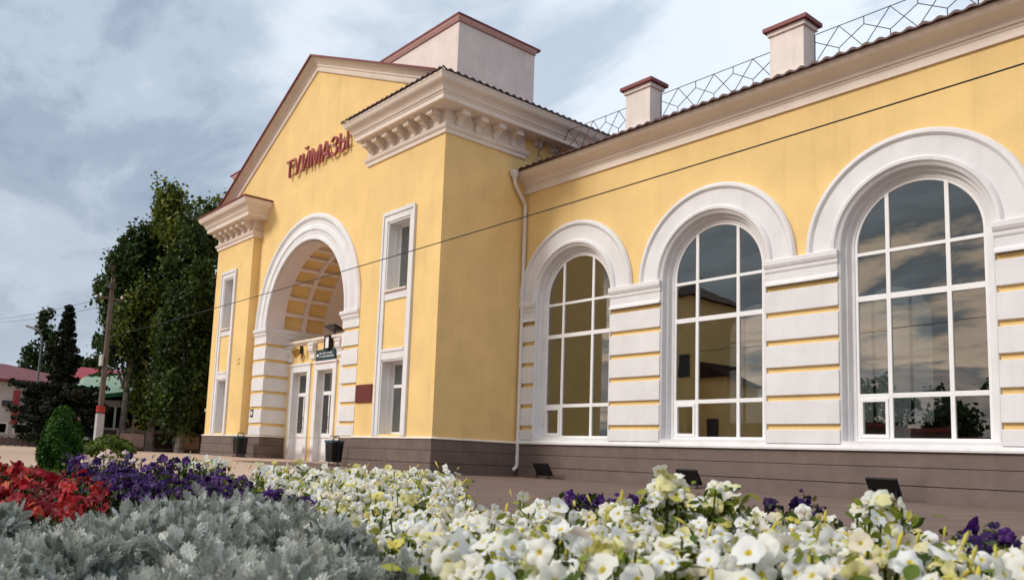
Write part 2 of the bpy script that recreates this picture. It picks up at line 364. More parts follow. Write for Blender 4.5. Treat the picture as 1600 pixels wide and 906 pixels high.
# rusticated piers
def pier(mb, xa, xb, y, imp_l=True, imp_r=True, zt=5.35, dep=.075, front=True):
    z = 1.12
    tops = [1.55, 2.20, 2.84, 3.47, 4.12, 4.74]
    for t in tops:
        h0 = z
        mb.box(xa, xb, y-dep, y+.02, h0, t-.125)
        z = t
    mb.box(xa, xb, y-dep, y+.02, 4.74, 5.14)
def impost(mb, xa, xb, y, ra=0, rb=0):
    e = [(xa, y+.02), (xa, y), (xb, y), (xb, y+.02)]
    prof = [(-.02,5.05),(.085,5.05),(.10,5.09),(.10,5.15),(.125,5.18),(.15,5.24),(.15,5.345),(.13,5.355),(-.02,5.355)]
    rows = []
    for xx, s in ((xa, -1), (xb, 1)):
        rows.append([(xx+s*max(0, a)*.18, y-a, z) for a, z in prof])
    mb.grid_sweep(rows)
    prof = [(-.02,4.74),(.13,4.74),(.12,4.79),(.10,4.83),(.078,4.86),(-.02,4.86)]
    mb.grid_sweep([[(xa-.01, y-a, z) for a, z in prof], [(xb+.01, y-a, z) for a, z in prof]])
spans = [(X0+.04, WX[0]-1.52)] + [(WX[i]+1.52, WX[i+1]-1.52) for i in range(3)] + [(WX[3]+1.52, X1)]
for xa, xb in spans:
    q = MB(); pier(q, xa, xb, D); impost(q, xa, xb, D); q.build('rusticated_pier', WHT, ST, bevel=.012)

# windows of the wing
def arch_flat(xc, r, zb, zs, y0, y1, n=36):
    pts = [(xc+r, zb)] + [(xc+r*math.cos(math.pi*k/n), zs+r*math.sin(math.pi*k/n)) for k in range(n+1)] + [(xc-r, zb)]
    mb = MB(); mb.grid_sweep([[(a, y0, b) for a, b in pts], [(a, y1, b) for a, b in pts]]); return mb
def wing_window(xc, y, gm=None):
    f = MB(); r = 1.30
    sweep_arch(f, xc, ZS, y, [(r,-.07),(r,.0),(r-.06,.0),(r-.07,-.01),(r-.07,-.07)], zb=1.19)
    ya, yb = y+.0, y+.07
    f.box(xc-r+.002, xc+r-.002, ya-.003, yb, 1.185, 1.265)
    zt = lambda u: ZS+math.sqrt((r-.03)**2-u*u)
    for u in (-.59, .59): f.box(xc+u-.042, xc+u+.042, ya-.004, yb, 1.262, zt(u))
    for z, h in ((2.145, .05), (4.25, .06)): f.box(xc-r+.06, xc+r-.06, ya-.001, yb-.001, z-h, z+h)
    f.box(xc-r+.06, xc+r-.06, ya-.001, yb-.001, 5.19, 5.265)
    # small opening casement, lower left
    cx0, cx1 = xc-r+.07, xc-.632
    for b in ((cx0, cx1, 1.265, 1.34), (cx0, cx1, 2.03, 2.095), (cx0, cx0+.065, 1.34, 2.03), (cx1-.065, cx1, 1.34, 2.03)):
        f.box(b[0], b[1], ya-.022, yb-.002, b[2], b[3])
    o = f.build('window', PVC, ST, bevel=.006)
    g = arch_flat(xc, r-.05, 1.2, ZS, y+.034, y+.042); g = g.build('pane', gm or GLS, o)
    bm = bmesh.new(); bm.from_mesh(g.data); ox = ST.location
    for co, no in [((xc+u-ox.x, 0, 0), (1,0,0)) for u in (-.59, .59)]+[((0, 0, z), (0,0,1)) for z in (2.145, 4.25, 5.23)]:
        bmesh.ops.bisect_plane(bm, geom=bm.verts[:]+bm.edges[:]+bm.faces[:], plane_co=co, plane_no=no)
    bm.to_mesh(g.data); bm.free()
    at = g.data.attributes.new('tilt', 'FLOAT_VECTOR', 'FACE'); rt = random.Random(int(xc*100)); tab = {}
    for p_ in g.data.polygons:
        cx_, cz_ = p_.center.x+ox.x-xc, p_.center.z; key = ((cx_ > -.59)+(cx_ > .59), (cz_ > 2.145)+(cz_ > 4.25)+(cz_ > 5.23))
        if key not in tab: tab[key] = (rt.gauss(0, .007), 0, rt.gauss(0, .006))
        at.data[p_.index].vector = tab[key]
    return o
for x in WX: wing_window(x, D+.24)
for x in WX: wing_window(x, 27.2, GLC)

# wing cornice, tiles, roof
WCOR = [(-.05,8.90),(.055,8.90),(.06,9.07),(.085,9.10),(.085,9.14),(.13,9.15),(.14,9.20),(.165,9.24),(.22,9.29),(.30,9.325),(.38,9.35),(.45,9.395),(.485,9.45),(.50,9.455),(.50,9.515),(-.05,9.515)]
c = MB(); sweep_xy(c, [(X0, D), (X1, D)], WCOR); c.build('cornice', CRM, ST, smooth=True)
def tile_roof(mb, xa, xb, y0, z0, y1, z1, per=.29, amp=.030, th=.05):
    nx = int((xb-xa)/per*8); rows = []
    for t in (0, 1):
        pass
    top = []
    xs_ = [xa+(xb-xa)*i/nx for i in range(nx+1)]
    wv = [amp*math.sin(2*math.pi*(x-xa)/per) for x in xs_]
    for i in range(nx):
        a, b = xs_[i], xs_[i+1]; wa, wb = wv[i], wv[i+1]
        mb.add([(a,y0,z0+wa),(b,y0,z0+wb),(b,y1,z1+wb),(a,y1,z1+wa),(a,y0,z0-th+wa*.5),(b,y0,z0-th+wb*.5)], [(0,1,2,3),(4,5,1,0)])
t = MB(); tile_roof(t, X0+.02, X1, D-.60, 9.565, 22.2, 10.95); t.box(X0+.02, X1, D-.56, D-.1, 9.517, 9.533)
t.add([(X0,22.2,10.9),(X1,22.2,10.9),(X1,28,9.4),(X0,28,9.4)], [(0,1,2,3)]); t.add([(X1,16.9,9.5),(X1,28,9.4),(X1,22.2,10.9)], [(0,1,2)])
t.build('roof', ROOF, ST, fixn=False)
# chimneys (parapet piers) and rail
def roofz(y): return 9.565+(y-(D-.6))*(10.95-9.565)/(22.2-D+.6)
CH = []
for cx in (-14.97, -10.3, -5.5):
    y = 18.1; q = MB(); zt = 11.48 
    q.box(cx-.45, cx+.45, y, y+.55, 9.7, zt); q.box(cx-.49, cx+.49, y-.04, y+.59, 9.7, 10.3)
    q.box(cx-.50, cx+.50, y-.05, y+.60, zt-.12, zt-.002)
    o = q.build('chimney', PNK, ST, bevel=.01)
    q = MB(); q.box(cx-.58, cx+.58, y-.13, y+.68, zt, zt+.10)
    q.add([(cx-.58,y-.13,zt+.10),(cx+.58,y-.13,zt+.10),(cx+.58,y+.68,zt+.10),(cx-.58,y+.68,zt+.10),(cx,y+.27,zt+.17)], [(0,1,4),(1,2,4),(2,3,4),(3,0,4)])
    q.build('cap', REDM, o)
def roof_rail(xa, xb, y=18.45, zb=10.42, zt=11.17):
    r = MB(); n = max(1, round((xb-xa)/.62)); n += n % 2; s = (xb-xa)/n; rad = .011
    r.tube([(xa,y,zb),(xb,y,zb)], rad, 6); r.tube([(xa,y,zt),(xb,y,zt)], rad, 6)
    zm = (zb+zt)/2
    for i in range(n+1):
        x = xa+i*s
        lo = (i % 2 == 0)
        # posts alternate: short stub from the bottom or from the top, joined by slanting bars
        if i in (0, n): r.tube([(x,y,zb-.3),(x,y,zt)], rad*1.3, 6)
        elif lo: r.tube([(x,y,zt),(x,y,zt-.19)], rad, 6)
        else: r.tube([(x,y,zb),(x,y,zb+.19)], rad, 6)
    H = lambda i, top: zb+.19 if top else zt-.19
    for i in range(n):
        x = xa+i*s; x2 = x+s
        # zigzag honeycomb
        r.tube([(x,y,H(i, i % 2 == 1)),(x2,y,H(i+1, (i+1) % 2 == 1))], rad, 6)
    for i in range(n):
        x = xa+i*s
        r.tube([(x,y,zb if i % 2 == 0 else zt),(x+s,y,zt if i % 2 == 0 else zb)], rad, 6)
    for i in range(0, n+1, 4): r.tube([(xa+i*s,y,zb-.3),(xa+i*s,y,zb)], rad*1.2, 6)
    return r
RR = MB()
for xa, xb in ((-18.6, -15.46), (-14.4, -10.85), (-9.75, -6.15), (-5.05, .3)):
    q = roof_rail(xa, xb); RR.add(q.v, q.f)
RR.build('roof_railing', RAIL, ST)
# end panel of the railing by the pavilion
q = MB()
for a, b in (((-18.6,17.6,9.85),(-18.6,17.6,10.75)), ((-18.6,18.45,10.05),(-18.6,18.45,11.17)), ((-18.6,17.6,10.75),(-18.6,18.45,11.1)), ((-18.6,17.6,9.9),(-18.6,18.45,10.2)), ((-18.6,17.6,10.3),(-18.6,18.0,10.85)), ((-18.6,17.6,10.3),(-18.6,18.0,10.0)), ((-18.6,18.0,10.85),(-18.6,18.45,10.5)), ((-18.6,18.0,10.0),(-18.6,18.45,10.5))):
    q.tube([a, b], .013, 6)
q.build('railing_end_panel', RAIL, ST)
# downpipe
q = MB(); q.tube([(-18.72,16.72,9.52),(-18.72,16.72,9.40),(-18.72,16.74,9.28)], [.15,.14,.06], 12)
q.tube([(-18.72,16.74,9.30),(-18.72,16.76,9.12),(-18.72,16.9,8.93),(-18.72,17.16,8.62),(-18.72,17.24,8.5),(-18.72,17.24,.36),(-18.72,17.20,.28),(-18.72,17.08,.18)], .058, 12)
for z in (8.3, 6.3, 4.3, 2.3, .8): q.tube([(-18.72,17.24,z-.03),(-18.72,17.24,z+.03)], .068, 12)
q.build('downpipe', ZINC, ST, smooth=True)

# ---- pavilion walls
BR0, BR1 = -23.10, -18.85; BL0, BL1 = -35.65, -31.95
WCX = {'r': -21.03, 'l': -34.12}
ZW = 10.30
w = MB()
for (a, b, cx) in ((BR0, BR1, WCX['r']), (BL0, BL1, WCX['l'])):
    hw = .62 if cx > -30 else .52
    arch_wall(w, a, b, 3.72, ZW-(.76 if cx < -30 else 0), YB, YB+.6, [(cx, hw, 5.62, 7.86, False)])
    arch_wall(w, a, b, 1.0, 3.72, YB, YB+.6, [(cx, hw, 1.12, 3.42, False)])
w.box(PX1-.4, PX1, YB+.6, 24.5, 1, 11.3); w.box(PX0, PX0+.4, YB+.6, 24.5, 1, 11.3); w.box(PX0, PX1, 24.1, 24.5, 0, 11.3)
w.build('wall', YEL, ST)
w = MB(); arch_wall(w, BL1, BR0, 1.0, 10.9, YC, YC+.5, [(PC, 3.05, 1.0, 5.35, True)])
GX = -27.78; GZ = 15.23
def gy(x): return GZ-abs(x-GX)*(.42 if x > GX else .53)
for y in (YC, YC+.5):
    w.add([(PX0,y,10.9),(PX1,y,10.9),(PX1,y,gy(PX1)),(GX,y,GZ),(PX0,y,gy(PX0))], [(0,1,2,3,4)])
w.box(BL0, BL1, YC, YC+.5, 9.4, 10.9); w.box(BR0, PX1, YC, YC+.5, 10.2, 10.9)
w.build('gable_wall', YEL, ST)
# raking cornice and gable roof
q = MB()
xl, xr = PX0-.35, PX1-.62
sweep_rake(q, [(xl, gy(xl)), (GX, GZ), (xr, gy(xr))], YC, [(-.05,0),(.05,0),(.07,.03),(.07,.17),(.11,.19),(.12,.25),(.17,.30),(.26,.40),(.32,.44),(.34,.50),(-.05,.50)])
q.build('raking_cornice', CRM, ST, smooth=True)
q = MB()
for s in (-1, 1):
    xe = GX+s*(xr-GX) if s > 0 else xl
    a = .53
    q.add([(GX,YC-.42,GZ+a+.045),(xe,YC-.42,gy(xe)+a),(xe,24.6,gy(xe)+a),(GX,24.6,GZ+a+.045),(GX,YC-.42,GZ+a-.02),(xe,YC-.42,gy(xe)+a-.05)], [(0,1,2,3),(0,4,5,1)])
q.build('roof', REDM, ST)
# attic boxes on the roof
def attic(x0, x1, y0, y1, z0, z1):
    q = MB(); q.box(x0, x1, y0, y1, z0, z1); q.box(x0-.03, x1+.03, y0-.03, y1+.03, z1-.16, z1-.003); o = q.build('attic_box', PNK, ST, bevel=.01)
    q = MB(); e = .16; q.box(x0-e, x1+e, y0-e, y1+e, z1, z1+.08)
    q.add([(x0-e,y0-e,z1+.08),(x1+e,y0-e,z1+.08),(x1+e,y1+e,z1+.08),(x0-e,y1+e,z1+.08),((x0+x1)/2,(y0+y1)/2,z1+.3)], [(0,1,4),(1,2,4),(2,3,4),(3,0,4)])
    q.build('cap', REDM, o)
    q = MB(); sweep_xy(q, [(x0,y0),(x1,y0),(x1,y1)], [(-.02,z1-.16),(.05,z1-.16),(.12,z1-.06),(.14,z1-.002),(-.02,z1-.002)]); q.build('cap_moulding', mat_pink, o)
mat_pink = mat('pink_trim', (.66, .44, .40), .7, .08, 2)
attic(-33.0, -22.5, 17.15, 20.95, 12.5, 16.4)
attic(-38.3, -35.2, 15.6, 18.5, 8, 13.85)
# hidden short left wing
q = MB(); q.box(-42.5, PX0, D, 25, 0, 8.9); q.build('wall', YEL, ST)
q = MB(); q.add([(-42.8,16.9,8.92),(PX0-.01,16.9,8.92),(PX0-.01,21,10.4),(-42.8,21,10.4),(-42.8,25,8.92),(PX0-.01,25,8.92)], [(0,1,2,3),(3,2,5,4)]); q.build('roof', ROOF, ST)

# block cornices
ARC = [(-.05,10.06),(.05,10.06),(.06,10.11),(.06,10.17),(.09,10.19),(.13,10.25),(.135,10.30),(.03,10.31),(.03,10.80),(-.05,10.80)]
COR = [(-.3,10.78),(.56,10.78),(.575,10.80),(.575,10.92),(.60,10.94),(.60,10.98),(.64,11.0),(.66,11.06),(.70,11.13),(.76,11.19),(.83,11.23),(.87,11.30),(.885,11.36),(.90,11.365),(.90,11.43),(-.3,11.43)]
YE = 22.0
LO = .76
def block_cornice(path, pathc, name='cornice', dz=0):
    q = MB(); sweep_xy(q, path, [(a, z-dz) for a, z in ARC]); sweep_xy(q, pathc, [(a, z-dz) for a, z in COR]); return q.build(name, CRM, ST, smooth=True)
o1 = block_cornice([(BR0, YC+.02), (BR0, YB), (BR1, YB), (BR1, 17.2), (BR1-.28, 17.2), (BR1-.28, YE)], [(BR0+.55, YC+.02), (BR0+.55, YB), (BR1, YB), (BR1, YE)])
o2 = block_cornice([(BL0, 18), (BL0, YB), (BL1, YB), (BL1, YC+.02)], [(BL0+.5, 18), (BL0+.5, YB), (BL1, YB), (BL1, YC+.02)], dz=LO)
# scrolled brackets
def bracket(c, out, side, w=.28, h=.46):
    """S-shaped modillion; profile in (projection, z)"""
    out = Vector((*out, 0)); side = Vector((*side, 0)); c = Vector(c)
    pr = [(0,.02),(.05,.0),(.09,.02),(.10,.06),(.08,.10),(.09,.15),(.13,.20),(.20,.24),(.26,.26),(.26,.30),(0,.30)]
    mb = MB(); mb.grid_sweep([[tuple(c+out*a+side*s*(w*.40)+Vector((0,0,z))) for a, z in pr] for s in (-1, 1)])
    mb.grid_sweep([[tuple(c+out*a+side*s*w/2+Vector((0,0,z))) for a, z in [(0,.30),(.37,.30),(.385,.315),(.385,h-.015),(.385,h),(0,h)]] for s in (-1, 1)])
    mb.grid_sweep([[tuple(c+out*a+side*s*(w/2+.03)+Vector((0,0,z))) for a, z in [(0,h),(.42,h),(.43,h+.045),(0,h+.045)]] for s in (-1, 1)])
    return mb
def put_brackets(parent, lst):
    for c, out, side in lst:
        q = bracket(c, out, side); q.build('bracket', CRM, parent, bevel=.008)
fr = YB-.03
bl = [((x, fr, 10.305), (0,-1), (1,0)) for x in [BR1-.33-i*.605 for i in range(7)]]
bs = [((BR1+.03, y, 10.305), (1,0), (0,1)) for y in (14.50, 15.22, 15.94, 16.68)] + [((BR1-.25, y, 10.305), (1,0), (0,1)) for y in (17.75, 18.5, 19.3, 20.1)]
put_brackets(o1, bl+bs)
bl = [((x, fr, 10.305-LO), (0,-1), (1,0)) for x in [BL1-.32-i*.6 for i in range(6)]]
put_brackets(o2, bl)
# tiles over the block cornices
def ptile(mb, path, zt=11.475, pr=.95, back=2.6, rise=.80, per=.27):
    """scalloped tile edge along a path with mitred corners"""
    P = [Vector(p) for p in path]; rows = []
    n = len(P)
    offs = []
    for i, p in enumerate(P):
        ns = []
        if i > 0: d = (p-P[i-1]).normalized(); ns.append(Vector((d.y, -d.x)))
        if i < n-1: d = (P[i+1]-p).normalized(); ns.append(Vector((d.y, -d.x)))
        o = ns[0] if len(ns) == 1 else (ns[0]+ns[1])/((ns[0]+ns[1]).dot(ns[0])); offs.append(o)
    for i in range(n-1):
        a0, a1 = P[i]+offs[i]*pr, P[i+1]+offs[i+1]*pr; b0, b1 = P[i]-offs[i]*back*0.3, P[i+1]-offs[i+1]*back*0.3
        ln = (a1-a0).length; k = max(4, int(ln/per*8))
        for j in range(k):
            t, u = j/k, (j+1)/k
            wa = .03*math.sin(2*math.pi*t*ln/per); wb = .03*math.sin(2*math.pi*u*ln/per)
            p0 = a0.lerp(a1, t); p1 = a0.lerp(a1, u); q0 = b0.lerp(b1, t); q1 = b0.lerp(b1, u)
            mb.add([(p0.x,p0.y,zt+wa),(p1.x,p1.y,zt+wb),(q1.x,q1.y,zt+rise+wb),(q0.x,q0.y,zt+rise+wa),(p0.x,p0.y,zt-.035+wa*.5),(p1.x,p1.y,zt-.035+wb*.5)], [(0,1,2,3),(4,5,1,0)])
q = MB(); ptile(q, [(BR0+.55, YC+.3), (BR0+.55, YB), (BR1, YB), (BR1, YE)]); q.build('tile_edge', ROOF, ST, fixn=False)
q = MB(); sweep_xy(q, [(BL0+.5, 18), (BL0+.5, YB), (BL1, YB), (BL1, YC+.02)], [(-.3,11.434-LO),(.93,11.434-LO),(.94,11.50-LO),(-.3,11.80-LO)]); q.build('metal_capping', REDM, ST)

# pavilion plinth + sill band
for pth in ([(PC+3.05, YC+1.0), (PC+3.05, YC), (BR0, YC), (BR0, YB), (BR1, YB), (BR1, D-.14)], [(PX0, 18), (BL0, YB), (BL1, YB), (BL1, YC), (PC-3.05, YC), (PC-3.05, YC+1.0)]):
    q = MB(); plinth_run(q, pth, 0); q.build('plinth', PLI, ST)
    q = MB(); sweep_xy(q, pth, [(-.02,.997),(.10,.997),(.10,1.02),(.03,1.06),(-.02,1.06)])
    q.build('sill_band', CRM, ST)

# portal: piers with reveals, archivolt, vault
for s in (-1, 1):
    q = MB(); xi = PC+s*3.05; xo = PC+s*4.08
    tops = [1.55, 2.20, 2.84, 3.47, 4.12, 4.74, 5.06]; z = 1.07
    for t_ in tops:
        a, b = sorted((xi-s*.06, xo)); q.box(a, b, YC-.07, YC+1.05, z, t_-.125 if t_ < 5 else t_); z = t_
    a, b = sorted((xi, xo)); gq = MB(); gq.box(min(a, b)+.001, max(a, b)-.001, YC-.004, YC+1.04, 1.0, 5.3); gq.build('wall', YEL, ST)
    path = [(xo, YC), (xi, YC), (xi, YC+3.4)] if s < 0 else [(xi, YC+3.4), (xi, YC), (xo, YC)]
    path = path if s < 0 else path
    sweep_xy(q, path, [(-.02,5.0),(.07,5.0),(.09,5.05),(.12,5.10),(.12,5.16),(.15,5.2),(.17,5.24),(.17,5.34),(-.02,5.34)])
    q.build('rusticated_pier', WHT, ST, bevel=.012)
q = MB()
sweep_arch(q, PC, 5.35, YC, [(4.06,-.03),(4.06,.07),(4.0,.12),(3.9,.13),(3.84,.09),(3.80,.06),(3.66,.06),(3.62,.09),(3.45,.11),(3.40,.07),(3.22,.06),(3.18,.10),(3.08,.11),(3.055,.08),(3.05,.02),(3.05,-.10),(3.1,-.10)], n=56)
q.build('archivolt', WHT, ST, smooth=True)
# vault
def cyl(mb, r, y0, y1, t0, t1, n, mi=0, flip=False):
    for k in range(n):
        a, b = t0+(t1-t0)*k/n, t0+(t1-t0)*(k+1)/n
        mb.add([(PC+r*math.cos(a),y0,5.34+r*math.sin(a)),(PC+r*math.cos(b),y0,5.34+r*math.sin(b)),(PC+r*math.cos(b),y1,5.34+r*math.sin(b)),(PC+r*math.cos(a),y1,5.34+r*math.sin(a))], [(0,1,2,3)], mi)
q = MB(); q2 = MB(); r0, r1 = 3.03, 3.17
YV = 17.9
cyl(q, r0, YC-.01, 15.08, 0, math.pi, 56); cyl(q, r0, 15.93, 16.09, 0, math.pi, 56); cyl(q, r0, 16.94, YV, 0, math.pi, 56)
NC = 14; rib = .045
for i in range(NC+1):
    a = math.pi*i/NC; t0, t1 = max(0, a-rib/2), min(math.pi, a+rib/2)
    for y0, y1 in ((15.08, 15.93), (16.09, 16.94)):
        cyl(q, r0, y0, y1, t0, t1, 1)
        if i < NC:
            b0, b1 = a+rib/2, a+math.pi/NC-rib/2
            cyl(q2, r1, y0, y1, b0, b1, 4)
            for t_ in (b0, b1): q.add([(PC+r*math.cos(t_), y, 5.34+r*math.sin(t_)) for r, y in ((r0,y0),(r1,y0),(r1,y1),(r0,y1))], [(0,1,2,3)])
            for y in (y0, y1):
                for k in range(4):
                    u, v_ = b0+(b1-b0)*k/4, b0+(b1-b0)*(k+1)/4
                    q.add([(PC+r*math.cos(t_), y, 5.34+r*math.sin(t_)) for r, t_ in ((r0,u),(r1,u),(r1,v_),(r0,v_))], [(0,1,2,3)])
for s in (-1, 1): q.add([(PC+s*3.03,YC+1.0,1),(PC+s*3.03,YV,1),(PC+s*3.03,YV,5.34),(PC+s*3.03,YC+1.0,5.34)], [(0,1,2,3)])
q.build('vault', LIL, ST, fixn=False); q2.build('vault_coffers', YEL, ST, fixn=False)
# tympanum wall at the back of the vault with an arched window
q = MB(); arch_wall(q, PC-3.2, PC+3.2, 4.6, 8.8, YV, YV+.3, [(PC, 2.35, 5.0, 5.4, True)]); q.build('tympanum', LIL, ST)
f = MB(); sweep_arch(f, PC, 5.4, YV+.12, [(2.37,-.07),(2.37,0),(2.28,0),(2.28,-.07)], zb=5.0)
for u in (-1.15, 0, 1.15): f.box(PC+u-.04, PC+u+.04, YV+.115, YV+.19, 5.0, 5.4+math.sqrt(2.33**2-u*u))
f.box(PC-2.3, PC+2.3, YV+.118, YV+.188, 5.36, 5.44)
o = f.build('window', PVC, ST); g = arch_flat(PC, 2.3, 5.0, 5.4, YV+.15, YV+.158); g.build('pane', GLD, o)
q = MB(); q.box(PC-3.1, PC+3.1, YV+1.6, YV+1.7, 0, 9); q.build('interior_wall', INT, ST)

# vestibule in the portal
YV0 = 15.40
DX = [-29.55, -27.55, -25.60]
q = MB(); arch_wall(q, PC-3.06, PC+3.06, .0, 4.70, YV0, YV0+.35, [(x, .62, .12, 3.64, False) for x in DX]); q.box(PC-3.06, PC+3.06, YV0+.35, YV, 4.5, 4.66); q.build('vestibule_wall', YEL, ST)
q = MB(); sweep_xy(q, [(PC-3.05, YV0), (PC+3.05, YV0)], [(-.3,4.70),(.04,4.70),(.06,4.74),(.12,4.78),(.13,4.86),(.10,4.88),(-.3,4.88)]); q.build('vestibule_cornice', CRM, ST)
for x in (-30.5, -28.58, -26.55, -24.95):
    q = MB(); pr = [(0,4.05),(.05,4.05),(.08,4.12),(.07,4.2),(.10,4.3),(.17,4.38),(.2,4.5),(.15,4.58),(.15,4.69),(0,4.69)]
    q.grid_sweep([[(x+s*.17, YV0-a, z) for a, z in pr] for s in (-1, 1)]); q.box(x-.21, x+.21, YV0-.2, YV0, 4.60, 4.695); q.build('scroll_console', WHT, ST, bevel=.01)
for x in DX:
    q = MB()
    q.box(x-.84, x-.58, YV0-.06, YV0+.33, .1, 3.62); q.box(x+.58, x+.84, YV0-.06, YV0+.33, .1, 3.62); q.box(x-.84, x+.84, YV0-.065, YV0+.33, 3.60, 3.88); q.box(x-.88, x+.88, YV0-.10, YV0, 3.86, 3.95)
    q.build('door_surround', WHT, ST, bevel=.01)
    q = MB(); yd = YV0+.2
    for b in ((x-.58,x-.47,.12,3.6),(x+.47,x+.58,.12,3.6),(x-.47,x+.47,3.5,3.6),(x-.47,x+.47,2.66,2.80),(x-.47,x+.47,1.02,1.2),(x-.47,x+.47,.12,.22),(x-.03,x+.03,1.2,2.66)):
        q.box(b[0], b[1], yd, yd+.06, b[2], b[3])
    q.box(x-.47, x+.47, yd+.02, yd+.05, .22, 1.02)
    o = q.build('door', PVC, ST, bevel=.006)
    q = MB(); q.box(x-.47, x+.47, yd+.028, yd+.036, 1.2, 3.5); q.build('pane', GLD, o)
    q = MB(); q.tube([(x+.07,yd-.06,1.35),(x+.07,yd-.06,1.85)], .014, 8); q.bar((x+.07,yd-.06,1.4),(x+.07,yd,1.4),.02); q.bar((x+.07,yd-.06,1.8),(x+.07,yd,1.8),.02); q.build('handle', BLK, o)
# door step
q = MB(); q.box(PC-2.95, PC+2.95, YC-.25, YV0+.4, .0, .12); q.build('doorstep', mat('step_stone', (.38,.30,.25), .8, .1, 3), ST, bevel=.01)

# corner block windows with tall white surround
def block_window(cx, hw):
    q = MB(); y = YB; o_ = hw+.27
    for s in (-1, 1):
        a, b = sorted((cx+s*hw, cx+s*o_)); q.box(a, b, y-.05, y+.03, 1.07, 8.15)
        a, b = sorted((cx+s*(o_-.09), cx+s*o_)); q.box(a, b, y-.085, y-.03, 1.07, 8.18)
        a, b = sorted((cx+s*(hw+.002), cx+s*(hw-.05))); q.box(a, b, y-.02, y+.44, 5.62, 7.87)
        q.box(a, b, y-.02, y+.44, 1.07, 3.43)
        a, b = sorted((cx+s*(hw-.05), cx+s*(hw-.13))); q.box(a, b, y+.20, y+.44, 5.62, 7.80); q.box(a, b, y+.20, y+.44, 1.1, 3.38)
    q.box(cx-hw, cx+hw, y-.052, y+.03, 7.86, 8.15); q.box(cx-o_+.02, cx+o_-.02, y-.088, y-.03, 8.06, 8.182)
    q.box(cx-hw, cx+hw, y-.02, y+.44, 7.80, 7.862)
    q.box(cx-hw, cx+hw, y-.02, y+.44, 3.37, 3.432)
    q.box(cx-hw+.01, cx+hw-.01, y-.048, y+.03, 3.42, 3.74); q.box(cx-hw+.012, cx+hw-.012, y-.075, y, 3.66, 3.75)
    q.box(cx-hw+.01, cx+hw-.01, y-.04, y+.03, 5.30, 5.56)
    q.build('window_surround', WHT, ST, bevel=.008)
    q = MB(); q.box(cx-hw+.01, cx+hw-.01, y-.11, y+.4, 5.56, 5.61); q.build('window_sill', CRM, ST)
    for z0, z1, bars in ((5.61, 7.80, ()), (1.12, 3.37, (2.62,))):
        f = MB(); ya = y+.36; h = hw-.12
        f.box(cx-h, cx-h+.07, ya, ya+.06, z0, z1); f.box(cx+h-.07, cx+h, ya, ya+.06, z0, z1); f.box(cx-h+.07, cx+h-.07, ya, ya+.06, z0, z0+.08); f.box(cx-h+.07, cx+h-.07, ya, ya+.06, z1-.08, z1)
        for zb in bars: f.box(cx-h+.07, cx+h-.07, ya, ya+.06, zb-.05, zb+.05)
        o = f.build('window', PVC, ST, bevel=.005)
        g = MB(); g.box(cx-h+.06, cx+h-.06, ya+.026, ya+.034, z0+.05, z1-.05); g.build('pane', GLB, o)
        g = MB()
        n = 40; vs = []
        for i in range(n+1):
            u = cx-h+2*h*i/n
            vs += [(u, ya+.16+.025*math.sin(i*1.35), z0), (u, ya+.16+.025*math.sin(i*1.35+.3), z1)]
        g.add(vs, [(2*i, 2*i+2, 2*i+3, 2*i+1) for i in range(n)]); g.build('curtain', CURT, o, smooth=True, fixn=False)
GLB = glass('pavilion_glass', (.62, .64, .62), .22)
CURT = mat('pale_curtain', (.42, .40, .36), .9)
block_window(WCX['r'], .62); block_window(WCX['l'], .50)
# small relief tile near left block window and vents
q = MB(); q.box(-32.75, -32.45, YB-.03, YB, 4.0, 4.08); q.box(-32.75, -32.45, YB-.03, YB, 4.18, 4.26); q.build('wall_vent', YEL, ST)

# ---- things fixed to or standing at the facade
def text_mesh(s, size, depth, matl, name, bevel=0, off=0):
    cu = bpy.data.curves.new('t', 'FONT'); cu.body = s; cu.size = size; cu.extrude = depth/2; cu.align_x = 'CENTER'; cu.bevel_depth = bevel; cu.resolution_u = 3; cu.offset = off
    ob = bpy.data.objects.new('t', cu); COL.objects.link(ob)
    dg = bpy.context.evaluated_depsgraph_get(); me = bpy.data.meshes.new_from_object(ob.evaluated_get(dg)); me.name = name
    bpy.data.objects.remove(ob); bpy.data.curves.remove(cu)
    me.materials.clear(); me.materials.append(matl)
    return me
SG = empty('station_name_sign', (-27.2, YC-.13, 11.3), 'raised dark red letters reading the town name on the yellow gable above the arch', 'sign')
WORD = 'ТУЙМАЗЫ'; xs_l = [-29.42, -28.78, -28.07, -27.28, -26.52, -25.90, -25.22]
for ch, x in zip(WORD, xs_l):
    me = text_mesh(ch, 1.0, .10, SIGNR, 'letter', 0, -.012)
    o = bpy.data.objects.new('letter', me); COL.objects.link(o); o.parent = SG
    o.location = (x+27.2, 0, -.02); o.rotation_euler = (R(90), 0, 0)
    if ch == 'Ы': o.scale = (.86, 1, 1)
q = MB()
for z in (11.42, 11.8): q.bar((-29.7, YC-.05, z), (-24.75, YC-.05, z), .02)
for x in (-29.5, -28, -26.5, -25): q.bar((x, YC-.1, 11.4), (x, YC+.01, 11.4), .02); q.bar((x, YC-.1, 11.8), (x, YC+.01, 11.8), .02)
q.build('mounting_rail', RAIL, SG)

